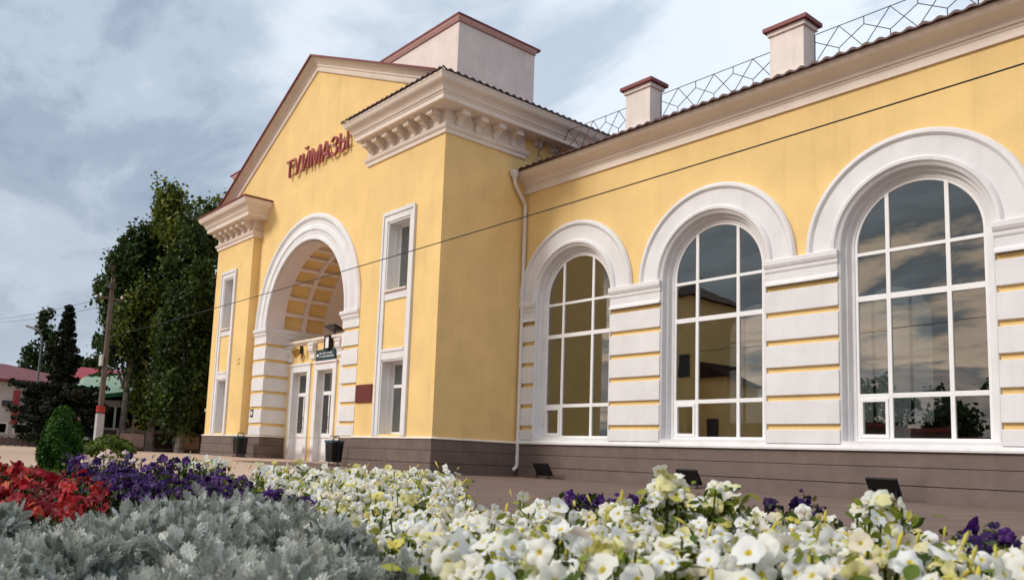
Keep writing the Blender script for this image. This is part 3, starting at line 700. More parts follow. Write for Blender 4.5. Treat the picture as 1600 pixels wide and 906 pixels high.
def floodlight(loc, label, rz=0, sc=1):
    t = empty('floodlight', loc, label, 'floodlight', 'black floodlights on the ground along the wing', rz)
    q = MB(); w_, h_ = .30*sc, .205*sc
    c = Vector((0, 0, .27*sc)); tl = R(32); u = Vector((w_,0,0)); v = Vector((0, math.sin(tl)*-1, math.cos(tl)))*h_ ; n = Vector((0, math.cos(tl), math.sin(tl)))*.035*sc
    # lamp leans back and points up at the wall
    q.obox(c, u, Vector((0,-math.cos(R(56)),math.sin(R(56))))*h_, Vector((0,math.sin(R(56)),math.cos(R(56))))*.03*sc)
    q.build('lamp_body', BLK, t, world=False, bevel=.008)
    q = MB(); q.obox(c+Vector((0,math.sin(R(56)),math.cos(R(56))))*.034*sc, u*.9, Vector((0,-math.cos(R(56)),math.sin(R(56))))*h_*.86, Vector((0,math.sin(R(56)),math.cos(R(56))))*.005); q.build('lens', GLD, t, world=False)
    q = MB()
    q.bar((-w_*.8,0,.07),(w_*.8,0,.07),.02)
    for s in (-1, 1): q.bar((s*(w_*.8),0,0),(s*(w_*.8),0,.25*sc),.022); q.bar((s*w_*.8,-.1,.011),(s*w_*.8,.1,.011),.024)
    q.build('stand', BLK, t, world=False)
    return t
def fbox(q, M): pass
floodlight((-17.2, 16.85, gz(-17.2,0)), 'black floodlight on the paving near the foot of the downpipe')
floodlight((-12.15, 16.8, 0), 'black floodlight under the second arched window, half hidden behind tall white petunias')
floodlight((-7.55, 16.75, 0), 'black floodlight under the nearest arched window at the right')

def bin_(loc, label):
    t = empty('litter_bin', loc, label, 'litter bin', 'dark litter bins beside the portal')
    q = MB(); q.grid_sweep([[(a*.19, b*.19, .12) for a, b in ((-1,-1),(1,-1),(1,1),(-1,1))], [(a*.23, b*.22, .74) for a, b in ((-1,-1),(1,-1),(1,1),(-1,1))]]); q.build('bin_body', BLK, t, world=False, bevel=.01)
    q = MB(); q.box(-.245,.245,-.235,.235,.74,.82); q.build('rim', TEALB, t, world=False, bevel=.01)
    q = MB()
    for s in (-1,1): q.tube([(s*.275,0,0),(s*.275,0,.9)], .02, 8); q.bar((s*.275,-.18,.012),(s*.275,.18,.012),.03,.024); q.bar((s*.275,0,.5),(s*.2,0,.5),.02)
    q.tube([(-.275,0,.9),(-.23,0,.95),(.23,0,.95),(.275,0,.9)], .018, 8); q.build('stand', BLK, t, world=False)
    return t
TEALB = mat('blue_grey_liner', (.05,.10,.13), .5)
bn = bin_((-23.7, 13.72, gz(-23.7,0)), 'dark litter bin right of the portal doors with papers sticking out')
q = MB(); q.obox((-.1,0,.86),(.10,0,.02),(0,.08,0),(0.02,0,.07)); q.obox((.12,.03,.82),(.08,0,-.03),(0,.07,.02),(0,0,.05)); o = q.build('paper_litter', mat('paper', (.7,.6,.55), .8), bn, world=False)
bin_((-31.0, 13.7, gz(-31,0)), 'dark litter bin in front of the left corner block plinth')

t = empty('door_sign', (-27.52, YV0-.07, 4.15), 'dark teal sign board with white lettering over the middle door', 'sign')
q = MB(); q.box(-.72,.72,-.03,.03,-.20,.22); q.build('board', TEAL, t, world=False)
q = MB()
for z, a, b in ((.07,-.42,.5),(-.05,-.42,.62)):
    x = a
    while x < b:
        w_ = random.uniform(.018, .045); q.box(x, x+w_, -.036, -.031, z-.028, z+.028); x += w_+random.choice((.014,.014,.05))
q.obox((-.58,-.034,.01),(.07,0,.0),(0,.003,0),(0.02,0,.05)); q.build('lettering', WSTR, t, world=False)
q = MB(); q.box(-.72,.72,-.028,.028,-.30,-.20); q.build('red_strip', mat('pale_red', (.5,.12,.11), .5), t, world=False)
t = empty('wall_lantern', (-27.3, YV0-.12, 4.6), 'small black framed box lantern above the teal door sign', 'lantern')
q = MB()
for a in (-.17,.17): q.box(a-.02,a+.02,-.08,.08,-.22,.22)
q.box(-.19,.19,-.09,.09,.22,.27); q.box(-.19,.19,-.09,.09,-.26,-.22); q.build('frame', BLK, t, world=False)
q = MB(); q.box(-.148,.148,-.05,.05,-.22,.22); q.build('diffuser', PVC, t, world=False)
t = empty('portal_floodlight', (-27.1, YV0+.02, 4.88), 'black floodlight standing on top of the portal vestibule', 'floodlight')
q = MB(); q.obox((0,-.05,.27),(.36,0,0),(0,-.2,.07),(0,.015,.045)); q.build('lamp_body', BLK, t, world=False, bevel=.01)
q = MB(); q.tube([(0,0,0),(0,0,.25)], .03, 8); q.box(-.12,.12,-.1,.1,0,.02); q.build('stand', BLK, t, world=False)
t = empty('wall_lamp', (-29.5, YV0-.2, 4.4), 'brass wall lamp with dark shade over the left door', 'wall lamp')
q = MB(); q.tube([(0,.2,.05),(0,.05,.1),(0,-.05,.02)], .02, 8); q.tube([(0,.19,-.1),(0,.2,-.1),(0,.2,.15)], .06, 8); q.build('arm', GOLD, t, world=False)
q = MB(); q.tube([(-.1,-.05,.14),(-.1,-.05,.02),(-.1,-.05,-.24)], [.06,.22,.03], 10); q.build('lamp_shade', GOLD, t, world=False)
q = MB(); q.tube([(.28,-.02,.2),(.28,-.02,-.1)], .07, 10); q.build('loudspeaker', BLK, t, world=False)
t = MB(); t.box(-23.05,-22.1,YB-.05,YB-.002,2.12,2.70); o = t.build('plaque', PLAQ, None, bevel=.008); tag(o, 'dark red brown plaque on the yellow wall right of the portal', 'plaque')
t = MB()
random.seed(3)
for r_ in range(5):
    x = -24.12
    while x < -23.72:
        w_ = random.uniform(.02,.05); t.box(x, x+w_, YC-.066, YC-.0605, 2.20+r_*.1, 2.25+r_*.1); x += w_+.02
o = t.build('notice_lettering', mat('grey_print', (.22,.2,.22), .8), None); tag(o, 'faded grey printed notice on the white pier right of the doors', 'notice')
t = MB(); t.box(-31.6,-31.33,YC-.085,YC-.061,1.78,2.10); t.box(-31.54,-31.39,YC-.09,YC-.084,1.86,2.02,1); o = t.build('meter_plate', [IRON, PVC], None); tag(o, 'small dark plate low on the white pier left of the doors', 'plate')
# camera box at left edge
t = MB(); t.box(-35.85,-35.66,YB+.2,YB+.5,2.05,2.15); t.tube([(-35.95,YB+.05,2.12),(-35.8,YB+.5,2.12)], .07, 8); o = t.build('security_camera', PVC, None); tag(o, 'small white security camera on the far left edge of the yellow building', 'camera')

# ------------------------------------------------------------------ numpy instancing for leaves and blossoms
def rot_from(n, spin):
    """matrices whose z axis is n (k,3), spun about it"""
    n = n/np.linalg.norm(n, axis=1, keepdims=True)
    a = np.where(np.abs(n[:, 2:3]) < .9, np.array([[0,0,1.]]), np.array([[1.,0,0]]))
    u = np.cross(a, n); u /= np.linalg.norm(u, axis=1, keepdims=True); v = np.cross(n, u)
    c, s = np.cos(spin)[:, None], np.sin(spin)[:, None]
    return np.stack([u*c+v*s, -u*s+v*c, n], axis=2)
def scatter_mesh(name, sets, mats, parent=None, loc=(0,0,0)):
    """sets: list of (template verts, faces, matidx per face, positions, rotations, scales, rnd)"""
    V, LV, LS, MI, RN = [], [], [], [], []; base = 0; ls = 0
    for tv, tf, tm, P, Rm, S, rn in sets:
        tv = np.array(tv, float); k = len(P)
        v = np.einsum('kij,nj->kni', Rm, tv)*S[:, None, None] + P[:, None, :]
        V.append(v.reshape(-1, 3)); nv = len(tv)
        fl = np.concatenate([np.array(f) for f in tf]); ln = np.array([len(f) for f in tf])
        off = base+np.arange(k)*nv
        LV.append((fl[None, :]+off[:, None]).reshape(-1)); LS.append(np.tile(ln, k)); MI.append(np.tile(np.array(tm), k)); RN.append(np.repeat(rn, nv)); base += k*nv
    V = np.concatenate(V)-np.array(loc); LV = np.concatenate(LV); LS = np.concatenate(LS); MI = np.concatenate(MI); RN = np.concatenate(RN)
    me = bpy.data.meshes.new(name); me.vertices.add(len(V)); me.vertices.foreach_set('co', V.astype(np.float32).ravel())
    me.loops.add(len(LV)); me.loops.foreach_set('vertex_index', LV.astype(np.int32))
    me.polygons.add(len(LS)); st = np.concatenate([[0], np.cumsum(LS)[:-1]])
    me.polygons.foreach_set('loop_start', st.astype(np.int32)); 
    for mm in mats: me.materials.append(mm)
    me.polygons.foreach_set('material_index', MI.astype(np.int32))
    a = me.attributes.new('rnd', 'FLOAT', 'POINT'); a.data.foreach_set('value', RN.astype(np.float32))
    me.update(calc_edges=True); me.validate()
    o = bpy.data.objects.new(name, me); COL.objects.link(o)
    if parent: o.parent = parent
    else: o.location = loc
    return o
LEAF = ([(0,0,0),(.28,.35,.05),(0,1,-.08),(-.28,.35,.05),(0,.45,-.03)], [(0,1,4),(1,2,4),(2,3,4),(3,0,4)], [0]*4)
QUAD = ([(0,0,0),(.42,.5,.08),(0,1,0),(-.42,.5,.08)], [(0,1,2,3)], [0])

# ---- trees
BARK = mat('bark', (.10,.085,.07), .9, .4, 5, .6, 20); BIRCHB = mat('birch_bark', (.20,.18,.16), .8, .6, 4, .4, 20)
G_BIRCH = mat_rnd('birch_leaves', [(0,(.020,.040,.010)),(.4,(.07,.115,.018)),(.75,(.17,.20,.026)),(1,(.26,.22,.03))], .55, .25, .25)
G_DARK = mat_rnd('dark_leaves', [(0,(.016,.034,.010)),(.6,(.042,.078,.016)),(1,(.10,.14,.026))], .6, .2, .15)
G_POP = mat_rnd('poplar_leaves', [(0,(.014,.030,.010)),(.6,(.032,.058,.016)),(1,(.06,.09,.022))], .6, .2, .2)
G_SPR = mat_rnd('spruce_needles', [(0,(.010,.016,.010)),(.6,(.020,.028,.016)),(1,(.045,.040,.028))], .7, .1)
G_THU = mat_rnd('thuja_foliage', [(0,(.015,.045,.006)),(.5,(.035,.10,.010)),(1,(.09,.19,.02))], .6, .15, .2)
def tree(name, base, H, label, group, clumps, lsize, matl, nleaf, trunk_r, bark=BARK, droop=0, lean=(0,0), seed=1, limbs=9):
    """clumps: (dx, dy, z, radius, vertical stretch) relative to base"""
    rg = np.random.default_rng(seed); bx, by, bz = base
    t = empty(name, base, label, 'tree', group)
    tot = sum(c[3]**2*c[4]**.7 for c in clumps); P = []; NR = []; RN = []
    for (dx, dy, z, r, st) in clumps:
        k = int(nleaf*(r**2*st**.7)/tot)
        # sub clumps
        ns = max(5, int(16*r)); sc_ = rg.normal(size=(ns,3)); sc_ /= np.linalg.norm(sc_, axis=1, keepdims=True); sc_ *= (rg.uniform(.35, 1.0, (ns,1)))
        idx = rg.integers(0, ns, k); tone = rg.uniform(-.22, .28, ns)
        p = sc_[idx]*r*.86 + rg.normal(size=(k,3))*r*np.where(rg.random((k,1)) < .12, .32, .18)
        p[:, 2] *= st
        if droop: p[:, 2] -= rg.exponential(droop*r, k)*(rg.random(k) < .6)
        n = sc_[idx]*.8+rg.normal(size=(k,3))*.8+np.array([0,0,.5])
        P.append(p+np.array([dx,dy,z])); NR.append(n); RN.append(np.clip(rg.uniform(.15,.75,k)+tone[idx], 0, 1))
    P = np.concatenate(P); NR = np.concatenate(NR); RN = np.concatenate(RN); k = len(P)
    ok = P[:, 2] > .5; P, NR, RN = P[ok], NR[ok], RN[ok]; k = len(P)
    scatter_mesh('crown', [(*QUAD, P, rot_from(NR, rg.uniform(0, 6.28, k)), lsize*rg.uniform(.6, 1.3, k), RN)], [matl], t)
    q = MB(); ht = H*.86; pts = [(lean[0]*u*H+.08*math.sin(3*u+seed), lean[1]*u*H+.08*math.cos(2.6*u+seed), -0.1+u*(ht+.1)) for u in [i/7 for i in range(8)]]
    q.tube(pts, [trunk_r*(1.25 if i == 0 else 1-.12*i) for i in range(8)], 9)
    for i, c in enumerate(sorted(clumps, key=lambda c: -c[3])[:limbs]):
        u = max(.15, min(.8, (c[2]-c[3]*c[4]*.6)/H*.85)); j = u*7; a = pts[int(j)]
        e = (c[0], c[1], c[2]); mid = ((a[0]+e[0])/2, (a[1]+e[1])/2, (a[2]+e[2])/2+.15)
        q.tube([a, mid, e], [trunk_r*.42, trunk_r*.28, .015], 6)
    q.build('trunk', bark, t, world=False, smooth=True)
    return t
def crown_clumps(rg, n, prof, H, rr, thick=1.0, st=1.2):
    """prof(u)-> radius of the envelope at height fraction u ; clumps near the envelope"""
    out = []
    for i in range(n):
        u = rg.uniform(0, 1)**.85; a = rg.uniform(0, 6.28); R_ = prof(u); rad = R_*rg.uniform(.35, .95)
        out.append((math.cos(a)*rad, math.sin(a)*rad*thick, u*H, rr*rg.uniform(.7, 1.25), st))
    return out
rg = random.Random(5)
def P_birch(u): return 2.6*math.sin(math.pi*min(1, max(.02, (u-.08)/.95)))**.55*(1-.25*u)
def place_px(px, d): s = (px-725)/1287.9*d; x, y = bed(s, d); return x, y
def birch(px, d, H, seed, W_, label, n=46, leaves=15000, lo=.07, mt=None, droop=.35):
    x, y = place_px(px, d); r_ = random.Random(seed)
    def prof(u): return W_*math.sin(math.pi*min(.98, max(.04, (u-lo)/(1.03-lo))))**.5*(1.15-.30*u)
    cl = []
    for i in range(n):
        u = lo+(1-lo)*r_.random()**.9; a = r_.uniform(0, 6.28); rad = prof(u)*r_.uniform(.2, .95)
        cl.append((math.cos(a)*rad, math.sin(a)*rad, u*H*.96, r_.uniform(.6, 1.05)*(1.15-.40*u), r_.uniform(1.1, 1.7)))
    cl.append((0, 0, H*.95, .32, 2)); cl.append((.3, -.2, H*.87, .5, 1.6))
    return tree('birch_tree', (x, y, gz(x, y)), H, label, 'big trees left of the station', cl, .20, mt or G_BIRCH, leaves, .2, BIRCHB, droop, seed=seed)
birch(318, 43.5, 14.2, 21, 2.3, 'tall drooping birch touching the left corner of the station', leaves=23000)
birch(246, 41.5, 13.9, 22, 2.3, 'tall birch with yellowish leaves, topmost of the big trees', leaves=23000, lo=.17)
birch(292, 39.5, 11.6, 23, 2.1, 'dark birch in front with hanging branches and double trunk', leaves=23000, mt=G_DARK, lo=.14)
birch(198, 41.5, 11.4, 24, 2.3, 'dark leafy tree behind the wooden pole', leaves=23000, mt=G_DARK, lo=.42)
birch(338, 45, 14.6, 25, 1.7, 'birch whose top rises behind the left station cornice', leaves=12000)
birch(385, 49, 18.0, 29, 1.2, 'tree behind the station showing only twigs beside the gable', leaves=6000)
def poplar(px, d, H, W_, seed, label, leaves=7000):
    x, y = place_px(px, d); r_ = random.Random(seed); cl = []
    for i in range(22):
        u = r_.uniform(.15, 1); a = r_.uniform(0, 6.28); rad = W_*math.sin(math.pi*min(.97, u*.92+.06))**.6*r_.uniform(.1, .8)
        cl.append((math.cos(a)*rad, math.sin(a)*rad, u*H*.95, r_.uniform(.5, .8)*(1.2-.6*u), 1.9))
    return tree('poplar_tree', (x, y, gz(x, y)), H, label, 'poplars behind the houses', cl, .26, G_POP, leaves, .2, BARK, 0, seed=seed, limbs=4)
poplar(62, 62, 10.3, 1.3, 31, 'dark narrow poplar rising behind the red roof')
poplar(40, 63, 7.4, .8, 32, 'shorter poplar left of the taller one', 4500)
poplar(80, 61, 9.0, .9, 36, 'poplar beside the spruce tip', 5000)
poplar(150, 64, 9.3, 1.0, 33, 'poplar seen between spruce and wooden pole', 5000)
poplar(132, 66, 7.6, .8, 34, 'small poplar over the green roof', 4000)
# spruce: whorls of drooping boughs
def spruce(px, d, H, Wb, label, seed):
    x, y = place_px(px, d); rgn = np.random.default_rng(seed); t = empty('spruce_tree', (x, y, gz(x, y)), label, 'tree')
    P, NR, S, RN = [], [], [], []; q = MB(); q.tube([(0,0,0),(0,0,H*.5),(0,0,H*.98)], [.16,.09,.012], 8)
    z = .7
    while z < H*.985:
        u = z/H
        Rr = Wb*(1-u)**.62 if u > .42 else Wb*(.60+.1*u)*1.12
        if u > .5: Rr *= .44+.1*math.sin(z*3)
        nb = int(6+6*(1-u))
        for b in range(nb):
            a = 2*math.pi*b/nb+rgn.uniform(-.4,.4)+z*2; ln = Rr*rgn.uniform(.65,1.15); k = int(60+170*ln)
            tt = rgn.uniform(.08,1,k); lat = rgn.normal(size=k)*.16*ln*(1.1-tt*.8)
            px_, py_ = math.cos(a), math.sin(a)
            p = np.stack([px_*tt*ln-py_*lat, py_*tt*ln+px_*lat, z-.30*tt*ln+.12*(tt*ln)**2-rgn.exponential(.07, k)], 1)
            P.append(p); nn = rgn.normal(size=(k,3))*.7+np.array([px_*.3,py_*.3,.5]); NR.append(nn); RN.append(np.clip(rgn.uniform(0,.8,k)+rgn.uniform(-.2,.25),0,1)); S.append(rgn.uniform(.10,.20,k))
            q.tube([(0,0,z),(px_*ln*.8,py_*ln*.8,z-.22*ln)], [.03,.008], 5)
        z += .30+.14*(1-u)
    P = np.concatenate(P); NR = np.concatenate(NR); S = np.concatenate(S); RN = np.concatenate(RN)
    scatter_mesh('crown', [(*QUAD, P, rot_from(NR, rgn.uniform(0,6.28,len(P))), S, RN)], [G_SPR], t); q.build('trunk', BARK, t, world=False)
spruce(98, 40, 7.0, 2.95, 'dark spruce with a thin spire top in front of the pale house', 41)
# thuja bush
def bush(name, px, d, H, W_, label, matl, seed, n=9000, ls=.05, shape=1.0, base=None):
    x, y = place_px(px, d); rgn = np.random.default_rng(seed); t = empty(name, (x, y, gz(x, y)), label, 'bush')
    a = rgn.uniform(0, 6.28, n); u = rgn.uniform(0, 1, n)**.8
    prof = (np.sin(np.pi*np.clip(u*.72+.26, 0, 1)))**.55*(1-.12*u*shape)
    r = W_*prof*(1-.35*rgn.exponential(.35, n).clip(0, 1.8))*(1+.10*np.sin(a*5+u*9)+.07*np.sin(a*11-u*17)+.10*np.sin(a*3-u*6+1)+np.where(rgn.random(n)<.07,rgn.uniform(0,.22,n),0))
    P = np.stack([np.cos(a)*r, np.sin(a)*r, u*H+rgn.normal(size=n)*.02], 1)
    NR = np.stack([np.cos(a)*.7, np.sin(a)*.7, np.full(n, .5)], 1)+rgn.normal(size=(n,3))*.5
    tone = .18*np.sin(a*4+u*7)+.12*np.sin(a*9-u*13)
    rot = rot_from(NR, rgn.uniform(0, 6.28, n))
    scatter_mesh('foliage', [(*QUAD, P, rot, ls*rgn.uniform(.6,1.5,n), np.clip(rgn.uniform(.1,.7,n)+tone, 0, 1))], [matl], t)
    q = MB()
    for k in range(7): q.tube([(0,0,-.02),(.05*math.cos(k),.05*math.sin(k),H*.3),(W_*.4*math.cos(k*.9),W_*.4*math.sin(k*.9),H*.75)], [.022,.016,.005], 6)
    q.build('stem', BARK, t, world=False)
bush('thuja_bush', 106, 14, 1.04, .32, 'round topped bright green thuja bush on the lawn', G_THU, 51, 16000, .045)
G_YG = mat_rnd('yellow_green_leaves', [(0,(.04,.07,.01)),(.6,(.10,.15,.02)),(1,(.2,.22,.04))], .6, .2, .2)
bush('low_shrub', 182, 24, .58, .62, 'low yellow green shrub right of the wooden pole', G_YG, 52, 5000, .07, .6)

# ------------------------------------------------------------------ poles and cable
WOODP = mat('weathered_pole_wood', (.13,.10,.085), .85, .3, 3, .5, 20); CONC = mat('concrete', (.40,.40,.41), .85, .15, 4, .3, 30)
def utility_pole(x, y, label, lamp=True):
    z0 = gz(x, y); t = empty('utility_pole', (x, y, z0), label, 'utility pole', 'wooden poles carrying the cable')
    q = MB(); q.tube([(0,0,.9),(0,0,4),(0,0,6.85)], [.115,.10,.08], 12); q.build('shaft', WOODP, t, world=False, smooth=True)
    q = MB(); q.grid_sweep([[(a*.16, b*.14, -.1) for a, b in ((-1,-1),(1,-1),(1,1),(-1,1))], [(a*.155, b*.135, 1.45) for a, b in ((-1,-1),(1,-1),(1,1),(-1,1))]]); q.build('concrete_footing', CONC, t, world=False, bevel=.02)
    q = MB(); q.tube([(0,0,1.5),(0,0,1.75)], .165, 12); q.build('red_band', mat('red_band', (.35,.03,.03), .6), t, world=False)
    q = MB(); q.box(-.2,.2,-.19,-.12,3.3,3.75); q.build('junction_box', CONC, t, world=False, bevel=.01)
    q = MB(); q.tube([(0,0,6.7),(.25,-.12,7.0),(.75,-.3,7.05)], .03, 8); q.obox((.95,-.38,7.02),(.22,-.09,0),(.035,.09,0),(0,0,.05)); q.tube([(0,0,6.4),(0,0,6.6)], .15, 10); q.build('lamp_arm', IRON, t, world=False)
    for z in (6.0,):
        q = MB(); q.bar((0,-.45,z),(0,.45,z),.07); q.build('crossarm', WOODP, t, world=False)
        for s in (-.4,.4): q = MB(); q.tube([(0,s,z+.03),(0,s,z+.09),(0,s,z+.16)], [.02,.05,.03], 8); q.build('insulator', PVC, t, world=False)
    return t
pxp, pyp = place_px(152, 32)
P1 = Vector((-33.9, 9.15)); utility_pole(P1.x, P1.y, 'weathered wooden utility pole on a pale concrete footing left of the big trees')
utility_pole(13.5, 10.1, 'wooden utility pole outside the right edge of the view')
q = MB(); A_ = Vector((-33.8, 9.05, 4.55)); B_ = Vector((13.4, 10.0, 5.35)); pts = []
for i in range(61):
    u = i/60; p = A_.lerp(B_, u); pts.append((p.x, p.y+.3*math.sin(math.pi*u), p.z-.22*4*u*(1-u)*.4))
q.tube(pts, .010, 6); o = q.build('overhead_cable', BLK, None, fixn=False); tag(o, 'thin black cable crossing in front of the whole station facade', 'cable')
q = MB()
for dz in (.9,):
    for s in (-.4, .4):
        a = Vector((P1.x, P1.y+s, 5.2+dz)); b = a+Vector((-26, -1.5, 1.6)); q.tube([a.lerp(b, i/10)-Vector((0,0,1.0*(i/10)*(1-i/10))) for i in range(11)], .008, 5)
o = q.build('power_line', BLK, None, fixn=False); tag(o, 'faint wires running left from the top of the wooden pole', 'wires')
x, y = place_px(60, 42); t = empty('street_lamp', (x, y, gz(x, y)), 'slim pale street lamp in front of the poplars', 'street lamp')
q = MB(); q.tube([(0,0,-.1),(0,0,3),(0,0,5.6),(-.1,-.2,5.95)], [.07,.055,.04,.03], 8); q.build('shaft', mat('lamp_grey', (.16,.17,.18), .6), t, world=False)
q = MB(); q.obox((-.2,-.45,6.02),(.10,.30,-.08),(.1,-.03,0),(0,0,.05)); q.build('lamp_head', CONC, t, world=False, bevel=.02)

# ------------------------------------------------------------------ far houses
HW = mat('pale_house_render', (.62,.58,.54), .85, .1, 1, stain=.2); RR_ = mat('maroon_roof', (.17,.045,.05), .6, .2, 2); RR2 = mat('bright_red_roof', (.34,.05,.06), .6, .15, 2)
GRF = mat('green_fascia', (.02,.13,.055), .5, .1, 3); GRR = mat('grey_green_roof', (.25,.36,.27), .6, .12, 2)
BRK = mat('brown_brick_base', (.16,.11,.10), .85, .25, 5)
def house_a():
    t = empty('pale_house', (-49, 6, .15), 'pale two storey house with maroon hip roof behind the spruce', 'house')
    x0, x1, y0, y1, zt = -58, -49, -1, 13.2, 3.62
    q = MB(); q.box(x0, x1, y0, y1, 0, zt); q.build('wall', HW, t)
    q = MB(); e = .35; ym0, ym1 = y0+4, y1-4.2; zr = zt+1.15
    q.add([(x0-e,y0-e,zt),(x1+e,y0-e,zt),(x1+e,y1+e,zt),(x0-e,y1+e,zt),((x0+x1)/2,ym0,zr),((x0+x1)/2,ym1,zr),(x0-e,y0-e,zt-.15),(x1+e,y0-e,zt-.15),(x1+e,y1+e,zt-.15),(x0-e,y1+e,zt-.15)],
          [(0,1,4),(1,2,5,4),(2,3,5),(3,0,4,5),(6,7,1,0),(7,8,2,1),(8,9,3,2),(9,6,0,3),(9,8,7,6)]); q.build('roof', RR_, t)
    for y in (6.0, 8.3, 9.3, 10.4, 11.8):
        q = MB(); q.box(x1, x1+.05, y-.38, y+.38, .75, 1.35); f = q.build('window', PVC, t); q = MB(); q.box(x1+.051, x1+.06, y-.28, y+.28, .82, 1.28); q.build('pane', GLD, f)
    for y in (5.2, 12.0):
        q = MB(); q.box(x1, x1+.05, y-.5, y+.5, 2.1, 3.1); f = q.build('window', PVC, t); q = MB(); q.box(x1+.051, x1+.06, y-.4, y+.4, 2.2, 3.0); q.build('pane', GLD, f)
    q = MB(); q.box(x1, x1+.25, y0, y1, 0, .5); q.build('base', BRK, t)
house_a()
t = empty('red_roof_house', (-66, 6, .15), 'house with bright red pitched roof at the left edge, mostly hidden', 'house')
q = MB(); q.box(-72,-64,1,10,0,5.2); q.build('wall', HW, t); q = MB(); q.add([(-73,.5,5.2),(-63.5,.5,5.2),(-63.5,10.8,5.2),(-73,10.8,5.2),(-68,.5,7.3),(-68,8.2,7.0)], [(0,1,4),(1,2,5,4),(2,3,5),(3,0,4,5),(0,3,2,1)]); q.build('roof', RR2, t)
t = empty('far_red_roof_house', (-60, 17, .15), 'low house with dull red roof showing between spruce and wooden pole', 'house')
q = MB(); q.box(-64,-57,14.0,20,0,4.0); q.build('wall', HW, t); q = MB(); q.add([(-64.4,13.6,4.0),(-56.6,13.6,4.0),(-56.6,20.4,4.0),(-64.4,20.4,4.0),(-60.5,13.6,5.6),(-60.5,20.4,5.6)], [(0,1,4),(1,2,5,4),(2,3,5),(3,0,4,5),(0,3,2,1)]); q.build('roof', RR2, t)
t = empty('red_blade_sign', (-48.6, 8.75, .15), 'tall narrow red sign on a bracket against the pale house', 'sign')
q = MB(); q.box(-48.75,-48.35,8.72,9.0,1.25,3.05); q.build('panel', RR2, t); q = MB(); q.bar((-49,8.9,2.2),(-48.7,8.9,2.2),.06); q.bar((-49,8.3,2.35),(-48.8,8.8,2.35),.2,.3); q.build('bracket', IRON, t)
# green roofed pavilion
t = empty('green_roof_house', (-44, 16, .15), 'low building with green roof edge and dark strip windows behind the wooden pole', 'house')
xf = -44.2
q = MB(); q.box(xf-5, xf, 11.6, 24, 0, 1.25); q.box(xf-5, xf-.06, 11.6, 24, 2.35, 3.0); q.box(xf-5, xf-.4, 11.62, 24, 1.25, 2.35, 0); q.build('wall', HW, t)
q = MB(); q.box(xf, xf+.05, 11.6, 24, 0, 1.15); q.build('base', BRK, t)
f = MB()
for i in range(13):
    y = 11.7+i*.95; f.box(xf-.06, xf+.02, y-.05, y+.05, 1.25, 2.35)
f.box(xf-.06, xf+.03, 11.6, 24, 1.2, 1.27); f = f.build('window', PVC, t); q = MB(); q.box(xf-.05, xf-.04, 11.6, 24, 1.27, 2.35); q.build('pane', GLD, f)
zf = lambda y: 2.55+(y-11.0)*.20
q = MB(); q.add([(xf+.6,10.6,zf(10.6)),(xf+.6,24,zf(24)),(xf+.6,24,zf(24)+.22),(xf+.6,10.6,zf(10.6)+.22),(xf+.5,10.6,zf(10.6)),(xf+.5,24,zf(24)),(xf+.5,24,zf(24)+.22),(xf+.5,10.6,zf(10.6)+.22)], [(0,1,2,3),(4,5,6,7),(0,1,5,4),(3,2,6,7)])
q.add([(xf-4,12.2,4.0),(xf-4,24,5.6),(xf-4,24,5.8),(xf-4,12.2,4.2)], [(0,1,2,3)]); q.build('fascia', GRF, t, fixn=False)
q = MB(); q.add([(xf+.5,10.6,zf(10.6)+.2),(xf+.5,24,zf(24)+.2),(xf-4,24,5.7),(xf-4,12.0,4.05)], [(0,1,2,3)]); q.add([(xf+.5,10.6,zf(10.6)+.2),(xf-4,12.0,4.05),(xf-6,11,2.4)], [(0,1,2)]); q.build('roof', GRR, t, fixn=False)
q = MB(); q.add([(xf-.02,11.6,2.9),(xf-.02,24,2.9),(xf-.02,24,zf(24)),(xf-.02,11.6,zf(11.6))], [(0,1,2,3)]); q.build('upper_wall', HW, t, fixn=False)
# fence of panels along the far pavement
FEN = mat('dull_metal_fence', (.16,.12,.12), .6, .2, 5); PAN = mat('fence_panel', (.30,.22,.20), .7, .2, 3)
t = empty('panel_fence', (-40.5, 15, .15), 'low metal fence with pinkish panels in front of the green roofed building', 'fence')
q = MB()
for i in range(8):
    y = 11.8+i*1.35; q.box(-40.55,-40.47,y-.04,y+.04,.1,1.15)
q.bar((-40.5,11.8,1.08),(-40.5,21.2,1.08),.05); q.bar((-40.5,11.8,.3),(-40.5,21.2,.3),.05); q.build('post_and_rail', FEN, t)
for i in range(7):
    if i % 2: continue
    y = 11.8+i*1.35; q = MB(); q.box(-40.53,-40.49,y+.12,y+1.23,.36,1.0); q.build('panel', PAN, t)
t = empty('picket_fence', (-45, 8, .15), 'low fence before the pale house at the left edge', 'fence')
q = MB()
for i in range(24): q.box(-45.05,-45,5.0+i*.3,5.12+i*.3,.1,.62)
q.build('picket', FEN, t); q = MB(); q.box(-45.09,-45.05,4.9,12.2,.5,.56); q.build('rail', FEN, t)
